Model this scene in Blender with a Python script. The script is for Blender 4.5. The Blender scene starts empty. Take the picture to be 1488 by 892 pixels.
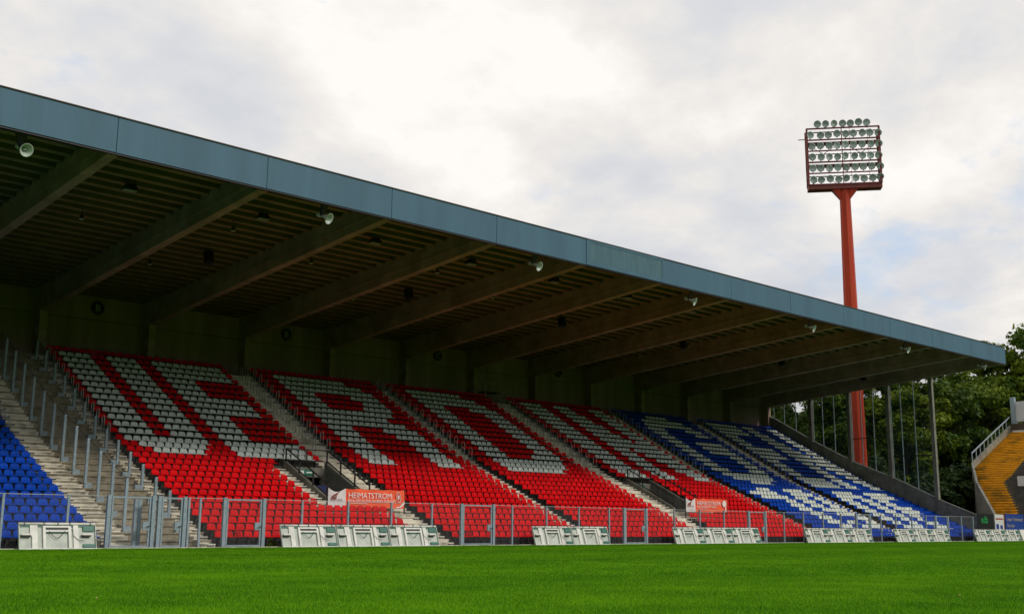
import bpy, math, random
import numpy as np
from mathutils import Vector, Matrix

random.seed(7)
rng = np.random.default_rng(7)
S = bpy.context.scene
COL = S.collection

# ------------------------------------------------------------------ camera
cam_d = bpy.data.cameras.new("camera")
cam = bpy.data.objects.new("camera", cam_d)
COL.objects.link(cam)
cam_d.sensor_width = 36.0
cam_d.lens = 1624.0 / 1488.0 * 36.0
cam_d.clip_start = 0.1
cam_d.clip_end = 6000
PIT, YAW, ROLL, CAMH = 0.1934, 0.7537, 0.0073, 1.041
_F = Vector((math.sin(YAW) * math.cos(PIT), math.cos(YAW) * math.cos(PIT), math.sin(PIT)))
_R0 = Vector((math.cos(YAW), -math.sin(YAW), 0))
_U0 = _R0.cross(_F)
_R = _R0 * math.cos(ROLL) + _U0 * math.sin(ROLL)
_U = -_R0 * math.sin(ROLL) + _U0 * math.cos(ROLL)
M = Matrix((_R, _U, -_F)).transposed().to_4x4()
M.translation = (0, 0, CAMH)
cam.matrix_world = M
S.camera = cam

# ------------------------------------------------------------------ sky, sun, exposure
SUN_TO = Vector((0.36, -0.68, 0.62)).normalized()
W = bpy.data.worlds.new("World")
S.world = W
W.use_nodes = True
nt = W.node_tree
N, L = nt.nodes, nt.links
N.clear()


def wn(t, **k):
    n = N.new(t)
    for a, v in k.items():
        setattr(n, a, v)
    return n


w_out = wn("ShaderNodeOutputWorld")
w_bg = wn("ShaderNodeBackground")
w_bg.inputs[1].default_value = 0.1
L.new(w_bg.outputs[0], w_out.inputs[0])
sky = wn("ShaderNodeTexSky", sky_type="NISHITA", sun_disc=False)
sky.sun_elevation = math.asin(SUN_TO.z)
sky.sun_rotation = math.atan2(SUN_TO.x, SUN_TO.y)
sky.air_density = 1.0
sky.dust_density = 1.5
tc = wn("ShaderNodeTexCoord")
sep = wn("ShaderNodeSeparateXYZ")
L.new(tc.outputs["Generated"], sep.inputs[0])


def wmath(op, a, b=None, c=None, clamp=False):
    n = wn("ShaderNodeMath", operation=op, use_clamp=clamp)
    for i, v in enumerate((a, b, c)):
        if v is None:
            continue
        if isinstance(v, (int, float)):
            n.inputs[i].default_value = v
        else:
            L.new(v, n.inputs[i])
    return n.outputs[0]


zz = wmath("MAXIMUM", sep.outputs[2], 0.0)
zz = wmath("ADD", zz, 0.35)
cx_ = wmath("DIVIDE", sep.outputs[0], zz)
cy_ = wmath("DIVIDE", sep.outputs[1], zz)
comb = wn("ShaderNodeCombineXYZ")
L.new(cx_, comb.inputs[0])
L.new(cy_, comb.inputs[1])
comb.inputs[2].default_value = 3.4


def wnoise(scale, detail, rough, dist=0.0, off=(0, 0, 0)):
    mp = wn("ShaderNodeMapping")
    mp.inputs["Location"].default_value = off
    L.new(comb.outputs[0], mp.inputs[0])
    n = wn("ShaderNodeTexNoise")
    n.inputs["Scale"].default_value = scale
    n.inputs["Detail"].default_value = detail
    n.inputs["Roughness"].default_value = rough
    n.inputs["Distortion"].default_value = dist
    L.new(mp.outputs[0], n.inputs["Vector"])
    return n.outputs["Fac"]


def wramp(v, stops):
    r = wn("ShaderNodeValToRGB")
    L.new(v, r.inputs[0])
    while len(r.color_ramp.elements) < len(stops):
        r.color_ramp.elements.new(0.5)
    for e, (p, c) in zip(r.color_ramp.elements, stops):
        e.position = p
        e.color = c if len(c) == 4 else (*c, 1)
    return r.outputs[0]


n_cov = wnoise(1.55, 12, 0.60, 0.15, (-3.3, 9.1, 0))
cover = wramp(n_cov, [(0.37, (0, 0, 0)), (0.455, (1, 1, 1))])
# relief of the cloud layer: density here against density a little towards the light
d1 = wnoise(2.1, 12, 0.60, 0.1, (9.1, -3.3, 0.4))
d2 = wnoise(2.1, 6, 0.55, 0.1, (9.1 + 0.10, -3.3 - 0.12, 0.46))
rel = wmath("MULTIPLY_ADD", wmath("SUBTRACT", d1, d2), 1.7, 0.5)
big = wnoise(0.9, 3, 0.5, 0.0, (11.3, 4.4, 2.0))
rel = wmath("ADD", wmath("MULTIPLY", rel, 0.62), wmath("MULTIPLY", big, 0.40))
shade = wramp(rel, [(0.30, (4.9, 5.1, 5.55)), (0.43, (5.7, 5.75, 5.95)), (0.53, (6.6, 6.4, 6.2)), (0.68, (7.9, 7.65, 7.35))])
# thin veil over the open blue
veil = wn("ShaderNodeMixRGB")
veil.inputs[0].default_value = 0.80
veil.inputs[2].default_value = (4.5, 5.6, 7.2, 1)
L.new(sky.outputs[0], veil.inputs[1])
mixc = wn("ShaderNodeMixRGB")
L.new(cover, mixc.inputs[0])
L.new(veil.outputs[0], mixc.inputs[1])
L.new(shade, mixc.inputs[2])
L.new(mixc.outputs[0], w_bg.inputs[0])

sun_d = bpy.data.lights.new("sun", "SUN")
sun_d.energy = 1.5
sun_d.angle = math.radians(12)
sun_d.color = (1.0, 0.94, 0.85)
sun = bpy.data.objects.new("sun", sun_d)
COL.objects.link(sun)
sun.rotation_euler = SUN_TO.to_track_quat("Z", "Y").to_euler()
sun.location = (20, -40, 80)

S.render.engine = "CYCLES"
S.view_settings.view_transform = "Standard"
S.view_settings.look = "None"
S.view_settings.exposure = 0.35
S.view_settings.gamma = 1.0
S.view_settings.use_curve_mapping = False
S.cycles.use_denoising = True
S.cycles.max_bounces = 8
S.cycles.diffuse_bounces = 4
S.cycles.transparent_max_bounces = 24
S.cycles.caustics_reflective = False
S.cycles.caustics_refractive = False


# ------------------------------------------------------------------ materials
def material(name, col, rough=0.6, var=0.0, scale=4.0, bump=0.0, bscale=30.0, col2=None, metal=0.0, spec=0.5, stain=None, streak=False, island=0.0):
    m = bpy.data.materials.new(name)
    m.use_nodes = True
    t = m.node_tree
    b = t.nodes["Principled BSDF"]
    b.inputs["Base Color"].default_value = (*col, 1)
    b.inputs["Roughness"].default_value = rough
    b.inputs["Metallic"].default_value = metal
    b.inputs["Specular IOR Level"].default_value = spec
    if var or bump or col2 or stain:
        g = t.nodes.new("ShaderNodeNewGeometry")
        mp = t.nodes.new("ShaderNodeMapping")
        if streak:
            mp.inputs["Scale"].default_value = (1, 1, 0.12)
        t.links.new(g.outputs["Position"], mp.inputs[0])
    if var or col2:
        n = t.nodes.new("ShaderNodeTexNoise")
        n.inputs["Scale"].default_value = scale
        n.inputs["Detail"].default_value = 6
        n.inputs["Roughness"].default_value = 0.65
        t.links.new(mp.outputs[0], n.inputs["Vector"])
        r = t.nodes.new("ShaderNodeValToRGB")
        c2 = col2 if col2 else tuple(max(0, c * (1 - var)) for c in col)
        c1 = col if col2 else tuple(min(1, c * (1 + var)) for c in col)
        r.color_ramp.elements[0].position = 0.34
        r.color_ramp.elements[0].color = (*c2, 1)
        r.color_ramp.elements[1].position = 0.66
        r.color_ramp.elements[1].color = (*c1, 1)
        t.links.new(n.outputs["Fac"], r.inputs[0])
        last = r.outputs[0]
        if stain:
            n2 = t.nodes.new("ShaderNodeTexNoise")
            n2.inputs["Scale"].default_value = scale * 0.35
            n2.inputs["Detail"].default_value = 5
            t.links.new(mp.outputs[0], n2.inputs["Vector"])
            r2 = t.nodes.new("ShaderNodeValToRGB")
            r2.color_ramp.elements[0].position = 0.52
            r2.color_ramp.elements[0].color = (0, 0, 0, 1)
            r2.color_ramp.elements[1].position = 0.68
            r2.color_ramp.elements[1].color = (0.75, 0.75, 0.75, 1)
            t.links.new(n2.outputs["Fac"], r2.inputs[0])
            mx = t.nodes.new("ShaderNodeMixRGB")
            mx.inputs[2].default_value = (*stain, 1)
            t.links.new(r2.outputs[0], mx.inputs[0])
            t.links.new(last, mx.inputs[1])
            last = mx.outputs[0]
        if island:
            oi = t.nodes.new("ShaderNodeObjectInfo")
            ad = t.nodes.new("ShaderNodeMath")
            ad.operation = "ADD"
            t.links.new(g.outputs["Random Per Island"], ad.inputs[0])
            t.links.new(oi.outputs["Random"], ad.inputs[1])
            fr_ = t.nodes.new("ShaderNodeMath")
            fr_.operation = "FRACT"
            t.links.new(ad.outputs[0], fr_.inputs[0])
            ma = t.nodes.new("ShaderNodeMath")
            ma.operation = "MULTIPLY_ADD"
            ma.inputs[1].default_value = island
            ma.inputs[2].default_value = 1.0 - island * 0.6
            t.links.new(fr_.outputs[0], ma.inputs[0])
            hs = t.nodes.new("ShaderNodeHueSaturation")
            t.links.new(ma.outputs[0], hs.inputs["Value"])
            t.links.new(last, hs.inputs["Color"])
            last = hs.outputs[0]
        t.links.new(last, b.inputs["Base Color"])
    if bump:
        n3 = t.nodes.new("ShaderNodeTexNoise")
        n3.inputs["Scale"].default_value = bscale
        n3.inputs["Detail"].default_value = 4
        t.links.new(mp.outputs[0], n3.inputs["Vector"])
        bp = t.nodes.new("ShaderNodeBump")
        bp.inputs["Strength"].default_value = bump
        bp.inputs["Distance"].default_value = 0.02
        t.links.new(n3.outputs["Fac"], bp.inputs["Height"])
        t.links.new(bp.outputs[0], b.inputs["Normal"])
    return m


def see_through(name, col, alpha, rough=0.4):
    m = bpy.data.materials.new(name)
    m.use_nodes = True
    t = m.node_tree
    b = t.nodes["Principled BSDF"]
    b.inputs["Base Color"].default_value = (*col, 1)
    b.inputs["Roughness"].default_value = rough
    b.inputs["Alpha"].default_value = alpha
    return m


def leaf_material(name, c1, c2, scale=0.35, isl=0.25, band=0.0):
    m = bpy.data.materials.new(name)
    m.use_nodes = True
    t = m.node_tree
    b = t.nodes["Principled BSDF"]
    b.inputs["Roughness"].default_value = 0.55
    b.inputs["Specular IOR Level"].default_value = 0.12
    g = t.nodes.new("ShaderNodeNewGeometry")
    n = t.nodes.new("ShaderNodeTexNoise")
    n.inputs["Scale"].default_value = scale
    n.inputs["Detail"].default_value = 4
    t.links.new(g.outputs["Position"], n.inputs["Vector"])
    r = t.nodes.new("ShaderNodeValToRGB")
    r.color_ramp.elements[0].position = 0.35
    r.color_ramp.elements[0].color = (*c1, 1)
    r.color_ramp.elements[1].position = 0.65
    r.color_ramp.elements[1].color = (*c2, 1)
    mxf = t.nodes.new("ShaderNodeMath")
    mxf.operation = "MULTIPLY_ADD"
    mxf.inputs[1].default_value = isl
    t.links.new(g.outputs["Random Per Island"], mxf.inputs[0])
    mx1 = t.nodes.new("ShaderNodeMath")
    mx1.operation = "SUBTRACT"
    mx1.inputs[1].default_value = isl * 0.5
    t.links.new(n.outputs["Fac"], mx1.inputs[0])
    t.links.new(mx1.outputs[0], mxf.inputs[2])
    fac = mxf.outputs[0]
    if band:
        sp = t.nodes.new("ShaderNodeSeparateXYZ")
        t.links.new(g.outputs["Position"], sp.inputs[0])
        q1 = t.nodes.new("ShaderNodeMath")
        q1.operation = "MULTIPLY"
        q1.inputs[1].default_value = 2 * math.pi / 9.0
        t.links.new(sp.outputs[1], q1.inputs[0])
        q2 = t.nodes.new("ShaderNodeMath")
        q2.operation = "SINE"
        t.links.new(q1.outputs[0], q2.inputs[0])
        q3 = t.nodes.new("ShaderNodeMath")
        q3.operation = "MULTIPLY_ADD"
        q3.inputs[1].default_value = band
        t.links.new(q2.outputs[0], q3.inputs[0])
        t.links.new(fac, q3.inputs[2])
        fac = q3.outputs[0]
    t.links.new(fac, r.inputs[0])
    t.links.new(r.outputs[0], b.inputs["Base Color"])
    tr = t.nodes.new("ShaderNodeBsdfTranslucent")
    t.links.new(r.outputs[0], tr.inputs[0])
    mx = t.nodes.new("ShaderNodeMixShader")
    mx.inputs[0].default_value = 0.25
    t.links.new(b.outputs[0], mx.inputs[1])
    t.links.new(tr.outputs[0], mx.inputs[2])
    t.links.new(mx.outputs[0], t.nodes["Material Output"].inputs[0])
    return m


MT = dict(
    concrete=material("concrete", (0.20, 0.19, 0.155), 0.85, 0.28, 1.3, 0.3, 25, stain=(0.09, 0.085, 0.065)),
    wallc=material("wall_concrete", (0.33, 0.225, 0.205), 0.9, 0.22, 0.7, 0.25, 20, stain=(0.20, 0.14, 0.125), spec=0.1, streak=True),
    beamc=material("beam_concrete", (0.36, 0.26, 0.22), 0.9, 0.2, 1.0, 0.25, 18, stain=(0.24, 0.175, 0.145), spec=0.1),
    terrace=material("terrace_concrete", (0.10, 0.095, 0.08), 0.9, 0.3, 2.2, 0.35, 30, stain=(0.07, 0.065, 0.05)),
    bare=material("bare_terrace_concrete", (0.27, 0.235, 0.165), 0.9, 0.3, 3.0, 0.35, 30, stain=(0.11, 0.09, 0.06)),
    stair=material("stair_concrete", (0.66, 0.61, 0.50), 0.85, 0.15, 3.0, 0.25, 30, stain=(0.25, 0.22, 0.16)),
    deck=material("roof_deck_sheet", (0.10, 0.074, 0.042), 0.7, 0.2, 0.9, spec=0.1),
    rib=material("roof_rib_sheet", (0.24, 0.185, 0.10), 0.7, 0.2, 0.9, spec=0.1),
    fascia=material("fascia_panel_paint", (0.055, 0.130, 0.188), 0.55, 0.10, 1.1, 0.06, 3, streak=True, stain=(0.046, 0.110, 0.162), spec=0.3),
    fascia_glass=material("fascia_display_pane", (0.036, 0.110, 0.140), 0.4, 0.25, 3.0, streak=True, stain=(0.055, 0.130, 0.150)),
    dark=material("dark_metal", (0.012, 0.012, 0.014), 0.5),
    black=material("black_paint", (0.01, 0.01, 0.011), 0.45),
    steel=material("galvanised_steel", (0.27, 0.34, 0.38), 0.5, 0.15, 6.0, metal=0.1),
    rail=material("rail_steel", (0.42, 0.42, 0.40), 0.5, 0.15, 6.0, metal=0.2),
    red=material("red_seat_plastic", (0.60, 0.001, 0.004), 0.55, 0.12, 2.4, spec=0.06, island=0.22),
    white=material("grey_white_seat_plastic", (0.60, 0.645, 0.60), 0.5, 0.10, 2.4, spec=0.2, island=0.16),
    blue=material("blue_seat_plastic", (0.001, 0.048, 0.36), 0.55, 0.12, 2.4, spec=0.06, island=0.22),
    boardw=material("board_back_white", (0.72, 0.70, 0.63), 0.5, 0.1, 3.0, stain=(0.55, 0.54, 0.48)),
    boardg=material("board_back_grey", (0.47, 0.50, 0.44), 0.6, 0.15, 2.5),
    green=material("green_plastic", (0.01, 0.13, 0.09), 0.5),
    mastred=material("mast_red_paint", (0.43, 0.040, 0.010), 0.55, 0.16, 1.2, 0.1, 6, stain=(0.30, 0.028, 0.010), streak=True, spec=0.2),
    mastdark=material("mast_frame_paint", (0.16, 0.022, 0.012), 0.6, 0.2, 1.0),
    lens=material("lamp_glass", (0.34, 0.41, 0.35), 0.15, spec=0.5),
    lamp=material("lamp_housing", (0.35, 0.39, 0.35), 0.4, metal=0.2),
    horn=material("horn_plastic", (0.40, 0.46, 0.39), 0.45),
    yellow=material("yellow_step_paint", (0.85, 0.46, 0.010), 0.8, 0.0, 1.6, 0.3, 20, col2=(0.66, 0.33, 0.008), stain=(0.22, 0.13, 0.02)),
    yellow_worn_shaded=material("worn_shaded_yellow_riser", (0.62, 0.31, 0.012), 0.85, 0.0, 1.6, 0.3, 20, col2=(0.40, 0.19, 0.012), stain=(0.12, 0.08, 0.02)),  # worn yellow, darkened to paint the shadow under each nosing into the riser
    greystep=material("weathered_step", (0.075, 0.068, 0.055), 0.9, 0.35, 1.5, 0.3, 20),
    orange=material("banner_orange", (0.90, 0.115, 0.035), 0.7, 0.05, 2.0),
    cloth=material("banner_white", (0.70, 0.68, 0.66), 0.75, 0.06, 3.0),
    print_white=material("white_print", (0.80, 0.79, 0.76), 0.7),
    print_red=material("dark_red_print", (0.30, 0.035, 0.02), 0.7),
    print_grey=material("grey_print", (0.35, 0.38, 0.45), 0.7),
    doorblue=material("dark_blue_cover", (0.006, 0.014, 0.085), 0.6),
    signgreen=material("exit_sign_green", (0.0, 0.16, 0.09), 0.5),
    signblue=material("blue_sign_board", (0.008, 0.045, 0.25), 0.5),
    signtan=material("tan_print", (0.42, 0.34, 0.24), 0.6),
    neon=material("green_print", (0.01, 0.35, 0.08), 0.5),
    poster=material("poster_white", (0.62, 0.60, 0.58), 0.6),
    bark=material("bark", (0.05, 0.04, 0.03), 0.9, 0.3, 3.0, 0.5, 8),
    ground=material("ground_soil", (0.035, 0.05, 0.018), 0.95, 0.35, 0.4),
    asphalt=material("asphalt", (0.055, 0.054, 0.05), 0.9, 0.25, 2.0, 0.3, 60),
    roofing=material("roof_cover", (0.09, 0.09, 0.09), 0.8),
    whitewall=material("white_panel", (0.52, 0.53, 0.53), 0.6, 0.1, 0.5),
    mesh=see_through("wire_mesh", (0.50, 0.52, 0.52), 0.024),
    net=see_through("safety_net", (0.10, 0.11, 0.10), 0.10),
    glass=see_through("window_glass", (0.05, 0.10, 0.09), 0.13, 0.05),
    brown=material("rusty_brown", (0.06, 0.045, 0.03), 0.8, 0.3, 2.0),
)


# ------------------------------------------------------------------ mesh helpers
class MB:
    def __init__(self):
        self.v, self.f, self.m = [], [], []

    def add(self, vs, fs, mi=0):
        o = len(self.v)
        self.v += [tuple(p) for p in vs]
        self.f += [tuple(i + o for i in q) for q in fs]
        self.m += [mi] * len(fs)
        return self

    def box(self, x0, x1, y0, y1, z0, z1, mi=0):
        vs = [(x, y, z) for z in (z0, z1) for y in (y0, y1) for x in (x0, x1)]
        return self.add(vs, [(0, 2, 3, 1), (4, 5, 7, 6), (0, 1, 5, 4), (2, 6, 7, 3), (0, 4, 6, 2), (1, 3, 7, 5)], mi)

    def prism(self, poly, x0, x1, mi=0):
        """poly in (y,z), extruded along x"""
        n = len(poly)
        vs = [(x0, y, z) for y, z in poly] + [(x1, y, z) for y, z in poly]
        fs = [tuple(range(n)), tuple(range(2 * n - 1, n - 1, -1))]
        fs += [(i, i + n, (i + 1) % n + n, (i + 1) % n) for i in range(n)]
        return self.add(vs, fs, mi)

    def tube(self, pts, r, n=6, mi=0, r2=None):
        pts = [Vector(p) for p in pts]
        rings = []
        k = len(pts)
        for i, p in enumerate(pts):
            d = (pts[min(i + 1, k - 1)] - pts[max(i - 1, 0)]).normalized()
            a = Vector((0, 0, 1)) if abs(d.z) < 0.9 else Vector((1, 0, 0))
            u = d.cross(a).normalized()
            w = d.cross(u)
            rr = r if r2 is None else r + (r2 - r) * i / (k - 1)
            rings.append([p + (u * math.cos(2 * math.pi * j / n) + w * math.sin(2 * math.pi * j / n)) * rr for j in range(n)])
        vs = [q for ring in rings for q in ring]
        fs = []
        for i in range(k - 1):
            for j in range(n):
                fs.append((i * n + j, i * n + (j + 1) % n, (i + 1) * n + (j + 1) % n, (i + 1) * n + j))
        fs.append(tuple(range(n - 1, -1, -1)))
        fs.append(tuple((k - 1) * n + j for j in range(n)))
        return self.add(vs, fs, mi)

    def bar(self, a, b, w, h=None, mi=0):
        """rectangular bar between two points"""
        a, b = Vector(a), Vector(b)
        h = h or w
        d = (b - a).normalized()
        up = Vector((0, 0, 1)) if abs(d.z) < 0.95 else Vector((0, 1, 0))
        u = d.cross(up).normalized() * (w / 2)
        v = u.cross(d).normalized() * (h / 2)
        vs = [a - u - v, a + u - v, a + u + v, a - u + v, b - u - v, b + u - v, b + u + v, b - u + v]
        return self.add(vs, [(0, 1, 2, 3), (7, 6, 5, 4), (0, 4, 5, 1), (1, 5, 6, 2), (2, 6, 7, 3), (3, 7, 4, 0)], mi)

    def lathe(self, prof, n=12, mi=0, axis="z", origin=(0, 0, 0)):
        """prof list of (r, h)"""
        vs, fs = [], []
        for r, h in prof:
            for j in range(n):
                a = 2 * math.pi * j / n
                p = (r * math.cos(a), r * math.sin(a), h)
                if axis == "y":
                    p = (p[0], p[2], p[1])
                vs.append((p[0] + origin[0], p[1] + origin[1], p[2] + origin[2]))
        for i in range(len(prof) - 1):
            for j in range(n):
                fs.append((i * n + j, i * n + (j + 1) % n, (i + 1) * n + (j + 1) % n, (i + 1) * n + j))
        return self.add(vs, fs, mi)

    def mesh(self, name, mats, smooth=False):
        me = bpy.data.meshes.new(name)
        me.from_pydata(self.v, [], self.f)
        for mm in (mats if isinstance(mats, (list, tuple)) else [mats]):
            me.materials.append(MT[mm] if isinstance(mm, str) else mm)
        me.polygons.foreach_set("material_index", self.m)
        if smooth:
            me.polygons.foreach_set("use_smooth", [True] * len(me.polygons))
        me.update()
        return me

    def obj(self, name, mats, parent=None, smooth=False, loc=None):
        return put(name, self.mesh(name, mats, smooth), parent, loc)


def put(name, me, parent=None, loc=None, rot=None):
    o = bpy.data.objects.new(name, me)
    COL.objects.link(o)
    if parent is not None:
        o.parent = parent
    if loc is not None:
        o.location = loc
    if rot is not None:
        o.rotation_euler = rot
    return o


def tag(o, label=None, cat=None, group=None, kind=None):
    if label:
        o["label"] = label
    if cat:
        o["category"] = cat
    if group:
        o["group"] = group
    if kind:
        o["kind"] = kind
    return o


def thing(name, label, cat, loc=(0, 0, 0), rz=0.0, group=None):
    o = bpy.data.objects.new(name, None)
    o.empty_display_size = 0.3
    COL.objects.link(o)
    o.location = loc
    o.rotation_euler = (0, 0, rz)
    return tag(o, label, cat, group)


def copy_tree(o, parent=None):
    c = o.copy()
    COL.objects.link(c)
    if parent is not None:
        c.parent = parent
    for ch in list(o.children):
        copy_tree(ch, c)
    return c


def text_mesh(body, size, mat, extrude=0.004, align="LEFT", sx=1.0):
    cu = bpy.data.curves.new("lettering", "FONT")
    cu.body = body
    cu.size = size
    cu.extrude = extrude
    cu.align_x = align
    cu.resolution_u = 3
    ob = bpy.data.objects.new("lettering", cu)
    COL.objects.link(ob)
    dg = bpy.context.evaluated_depsgraph_get()
    me = bpy.data.meshes.new_from_object(ob.evaluated_get(dg))
    bpy.data.objects.remove(ob)
    if sx != 1.0:
        for v in me.vertices:
            v.co.x *= sx
    me.materials.clear()
    me.materials.append(MT[mat])
    return me


FACE_CAM = (math.pi / 2, 0, 0)     # stands a flat text up so that it reads from the pitch (-Y)

# ------------------------------------------------------------------ stand layout
Y0, Z0, DYL, DZL, DYU, DZU = 46.926, 0.592, 0.7541, 0.3323, 0.7785, 0.4337
BAY, XB0 = 7.1566, 18.356
SP = 0.5
NROW = 30


def yref(i):
    return Y0 + i * DYL if i <= 15 else Y0 + 15 * DYL + (i - 15) * DYU


def zt(i):                         # tread height of row i
    z = Z0 + i * DZL if i <= 15 else Z0 + 15 * DZL + (i - 15) * DZU
    return max(0.004, z - 0.60)


def yr(i):                         # riser (front edge) of row i
    return yref(i - 1) + 0.13 if i > 0 else 46.2


XL, XR = -3.1, 104.0
YWALL = 70.5
BLOCKS = [(12.0, 17), (25.847, 24), (39.93, 21), (51.67, 21), (64.41, 24), (77.82, 22), (90.75, 27)]
BLOCKS[0] = (19.95 - 0.5 * 27, 28)
# aisles (x0, x1)
AISLES = [(20.42, 21.80), (24.85, 25.58), (37.62, 39.66), (50.20, 51.40), (61.94, 64.14), (76.18, 77.55), (88.60, 90.48)]
VOMS = [(34.75, 37.75), (64.55, 67.45)]
VROW0, VROW1 = 7, 12               # rows cut by the vomitories


def roof_z(y):                     # beam soffit
    return 16.15 - (y - 43.7) * 0.0805


def deck_z(y):
    return 17.42 - (y - 43.7) * 0.0690


# ------------------------------------------------------------------ ground
g = MB().add([(-3000, -3000, -0.12), (3000, -3000, -0.12), (3000, 3000, -0.12), (-3000, 3000, -0.12)], [(0, 1, 2, 3)]).obj("ground", "ground")
tag(g, kind="structure")
MT["field"] = material("pitch_grass", (0.060, 0.215, 0.002), 0.95, 0.15, 1.5, 0.6, 90, spec=0.0)
fld = MB().box(-40, 116, -60, 45.05, -0.11, -0.006).obj("pitch", "field")
tag(fld, kind="structure")
ap = MB().box(-40, 116, 45.05, 46.2, -0.11, 0.004).box(104.6, 116, 46.2, 90, -0.11, 0.004).obj("pavement", "asphalt")
tag(ap, kind="structure")

kb = MB().box(-40, 116, 45.06, 45.20, 0.005, 0.06).obj("kerb", "stair")
tag(kb, kind="structure")

# ------------------------------------------------------------------ grandstand
GS = thing("grandstand", "covered concrete grandstand with red, white and blue seats under a long roof", "grandstand", (50, 58, 0))


def gpart(mb_or_mesh, name, mats=None, smooth=False):
    me = mb_or_mesh.mesh(name, mats, smooth) if isinstance(mb_or_mesh, MB) else mb_or_mesh
    o = put(name, me, GS, (-50, -58, 0))
    return o


# terrace rows (holes at the vomitories; the bare strip has its own lighter concrete)
for i in range(NROW):
    segs = [(XL, 20.42, "terrace"), (20.42, 25.58, "bare"), (25.58, XR, "terrace")]
    if VROW0 <= i <= VROW1:
        segs = [(XL, 20.42, "terrace"), (20.42, 25.58, "bare"), (25.58, VOMS[0][0], "terrace"), (VOMS[0][1], VOMS[1][0], "terrace"), (VOMS[1][1], XR, "terrace")]
    z1 = zt(i)
    zb = max(-0.1, z1 - 0.6)
    y1 = yr(i + 1) if i < NROW - 1 else YWALL
    for a, b, mt in segs:
        m = MB().box(a, b, yr(i), y1, zb, z1)
        if mt == "bare":
            m.box(a + 0.004, b - 0.004, yr(i) - 0.045, yr(i) + 0.30, z1 - 0.07, z1 + 0.003)
        gpart(m, "terrace_step", mt)

# aisle steps with row plates
plate = MB().box(-0.17, 0.17, -0.03, 0, -0.05, 0.05).box(-0.13, 0.13, -0.034, -0.03, -0.014, 0.012, 1).mesh("row_number_plate", ["black", "print_grey"])
AST = list(AISLES)
for ai, (a, b) in enumerate(AST):
    for i in range(NROW):
        if ai == 2 and VROW0 <= i <= VROW1:
            spans = [(33.64, VOMS[0][0] - 0.01), (VOMS[0][1] + 0.01, b)]
        elif ai == 2 and i in (5, 6):
            spans = [(33.64, b)]
        elif ai == 4 and VROW0 <= i <= VROW1:
            spans = [(a, VOMS[1][0] - 0.01)]
        elif ai == 4 and i in (5, 6):
            spans = [(a, 68.7)]
        else:
            spans = [(a, b)]
        z1 = zt(i)
        rise = zt(i + 1) - z1 if i < NROW - 1 else 0.2
        y1 = yr(i + 1) if i < NROW - 1 else YWALL - 0.6
        for (p, q) in spans:
            m = MB()
            m.box(p + 0.02, q - 0.02, y1 - 0.37, y1 - 0.006, z1 + 0.012, z1 + rise * 0.5 - 0.05)
            m.box(p + 0.015, q - 0.015, y1 - 0.41, y1 - 0.006, z1 + rise * 0.5 - 0.049, z1 + rise * 0.5)
            m.box(p + 0.02, q - 0.02, yr(i) - 0.003, y1 - 0.006, z1 + 0.003, z1 + 0.012)
            if i > 0:
                hz_ = (zt(i) - zt(i - 1)) * 0.5
                m.box(p + 0.02, q - 0.02, yr(i) - 0.016, yr(i) - 0.004, z1 - hz_ + 0.004, z1 + 0.012)
            gpart(m, "stair_step", "stair")
            px = (q - 0.25) if ai not in (0,) else (p + 0.22)
            o = put("row_number_plate", plate, GS, (px - 50, y1 - 0.372 - 58, z1 + rise * 0.32))

# vomitories: side walls, back wall, floor, dark tunnel, exit sign
for vi, (a, b) in enumerate(VOMS):
    zf = zt(6) + 0.02
    yf, yb = yr(VROW0) + 0.05, yr(VROW1 + 1)
    t = 0.2

    def walltop(y):
        k = (y - yr(VROW0)) / (yr(VROW1 + 1) - yr(VROW0))
        return 2.42 + k * (4.64 - 2.42)
    for (p, q) in ((a, a + t), (b - t, b)):
        gpart(MB().prism([(yf, zf - 0.6), (yb, zf - 0.6), (yb, walltop(yb)), (yf, walltop(yf))], p, q), "vomitory_wall", "concrete")
    ztop = zt(VROW1 + 1) - 0.004
    w = MB()
    ox0, ox1, oz = a + 0.5, b - 0.5, zf + 1.75
    w.box(a + t, ox0, yb - t, yb - 0.004, zf - 0.5, ztop).box(ox1, b - t, yb - t, yb - 0.004, zf - 0.5, ztop).box(ox0, ox1, yb - t, yb - 0.004, oz, ztop)
    gpart(w, "vomitory_wall", "concrete")
    gpart(MB().box(a + t, b - t, yf - 0.1, yb + 6, zf - 0.3, zf), "vomitory_floor", "terrace")
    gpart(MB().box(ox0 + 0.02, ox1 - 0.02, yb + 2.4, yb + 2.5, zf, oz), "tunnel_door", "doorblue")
    gpart(MB().box(a + 0.9, a + 1.9, yb - t - 0.05, yb - t - 0.01, oz + 0.10, oz + 0.42).box(a + 1.0, a + 1.25, yb - t - 0.056, yb - t - 0.05, oz + 0.16, oz + 0.36, 1).box(a + 1.4, a + 1.8, yb - t - 0.056, yb - t - 0.05, oz + 0.22, oz + 0.30, 1), "exit_sign", ["signgreen", "print_white"])
    gpart(MB().box(a + 1.2, a + 2.2, yb - 1.3, yb - 0.7, zf, zf + 1.25), "utility_box", "doorblue")

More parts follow.
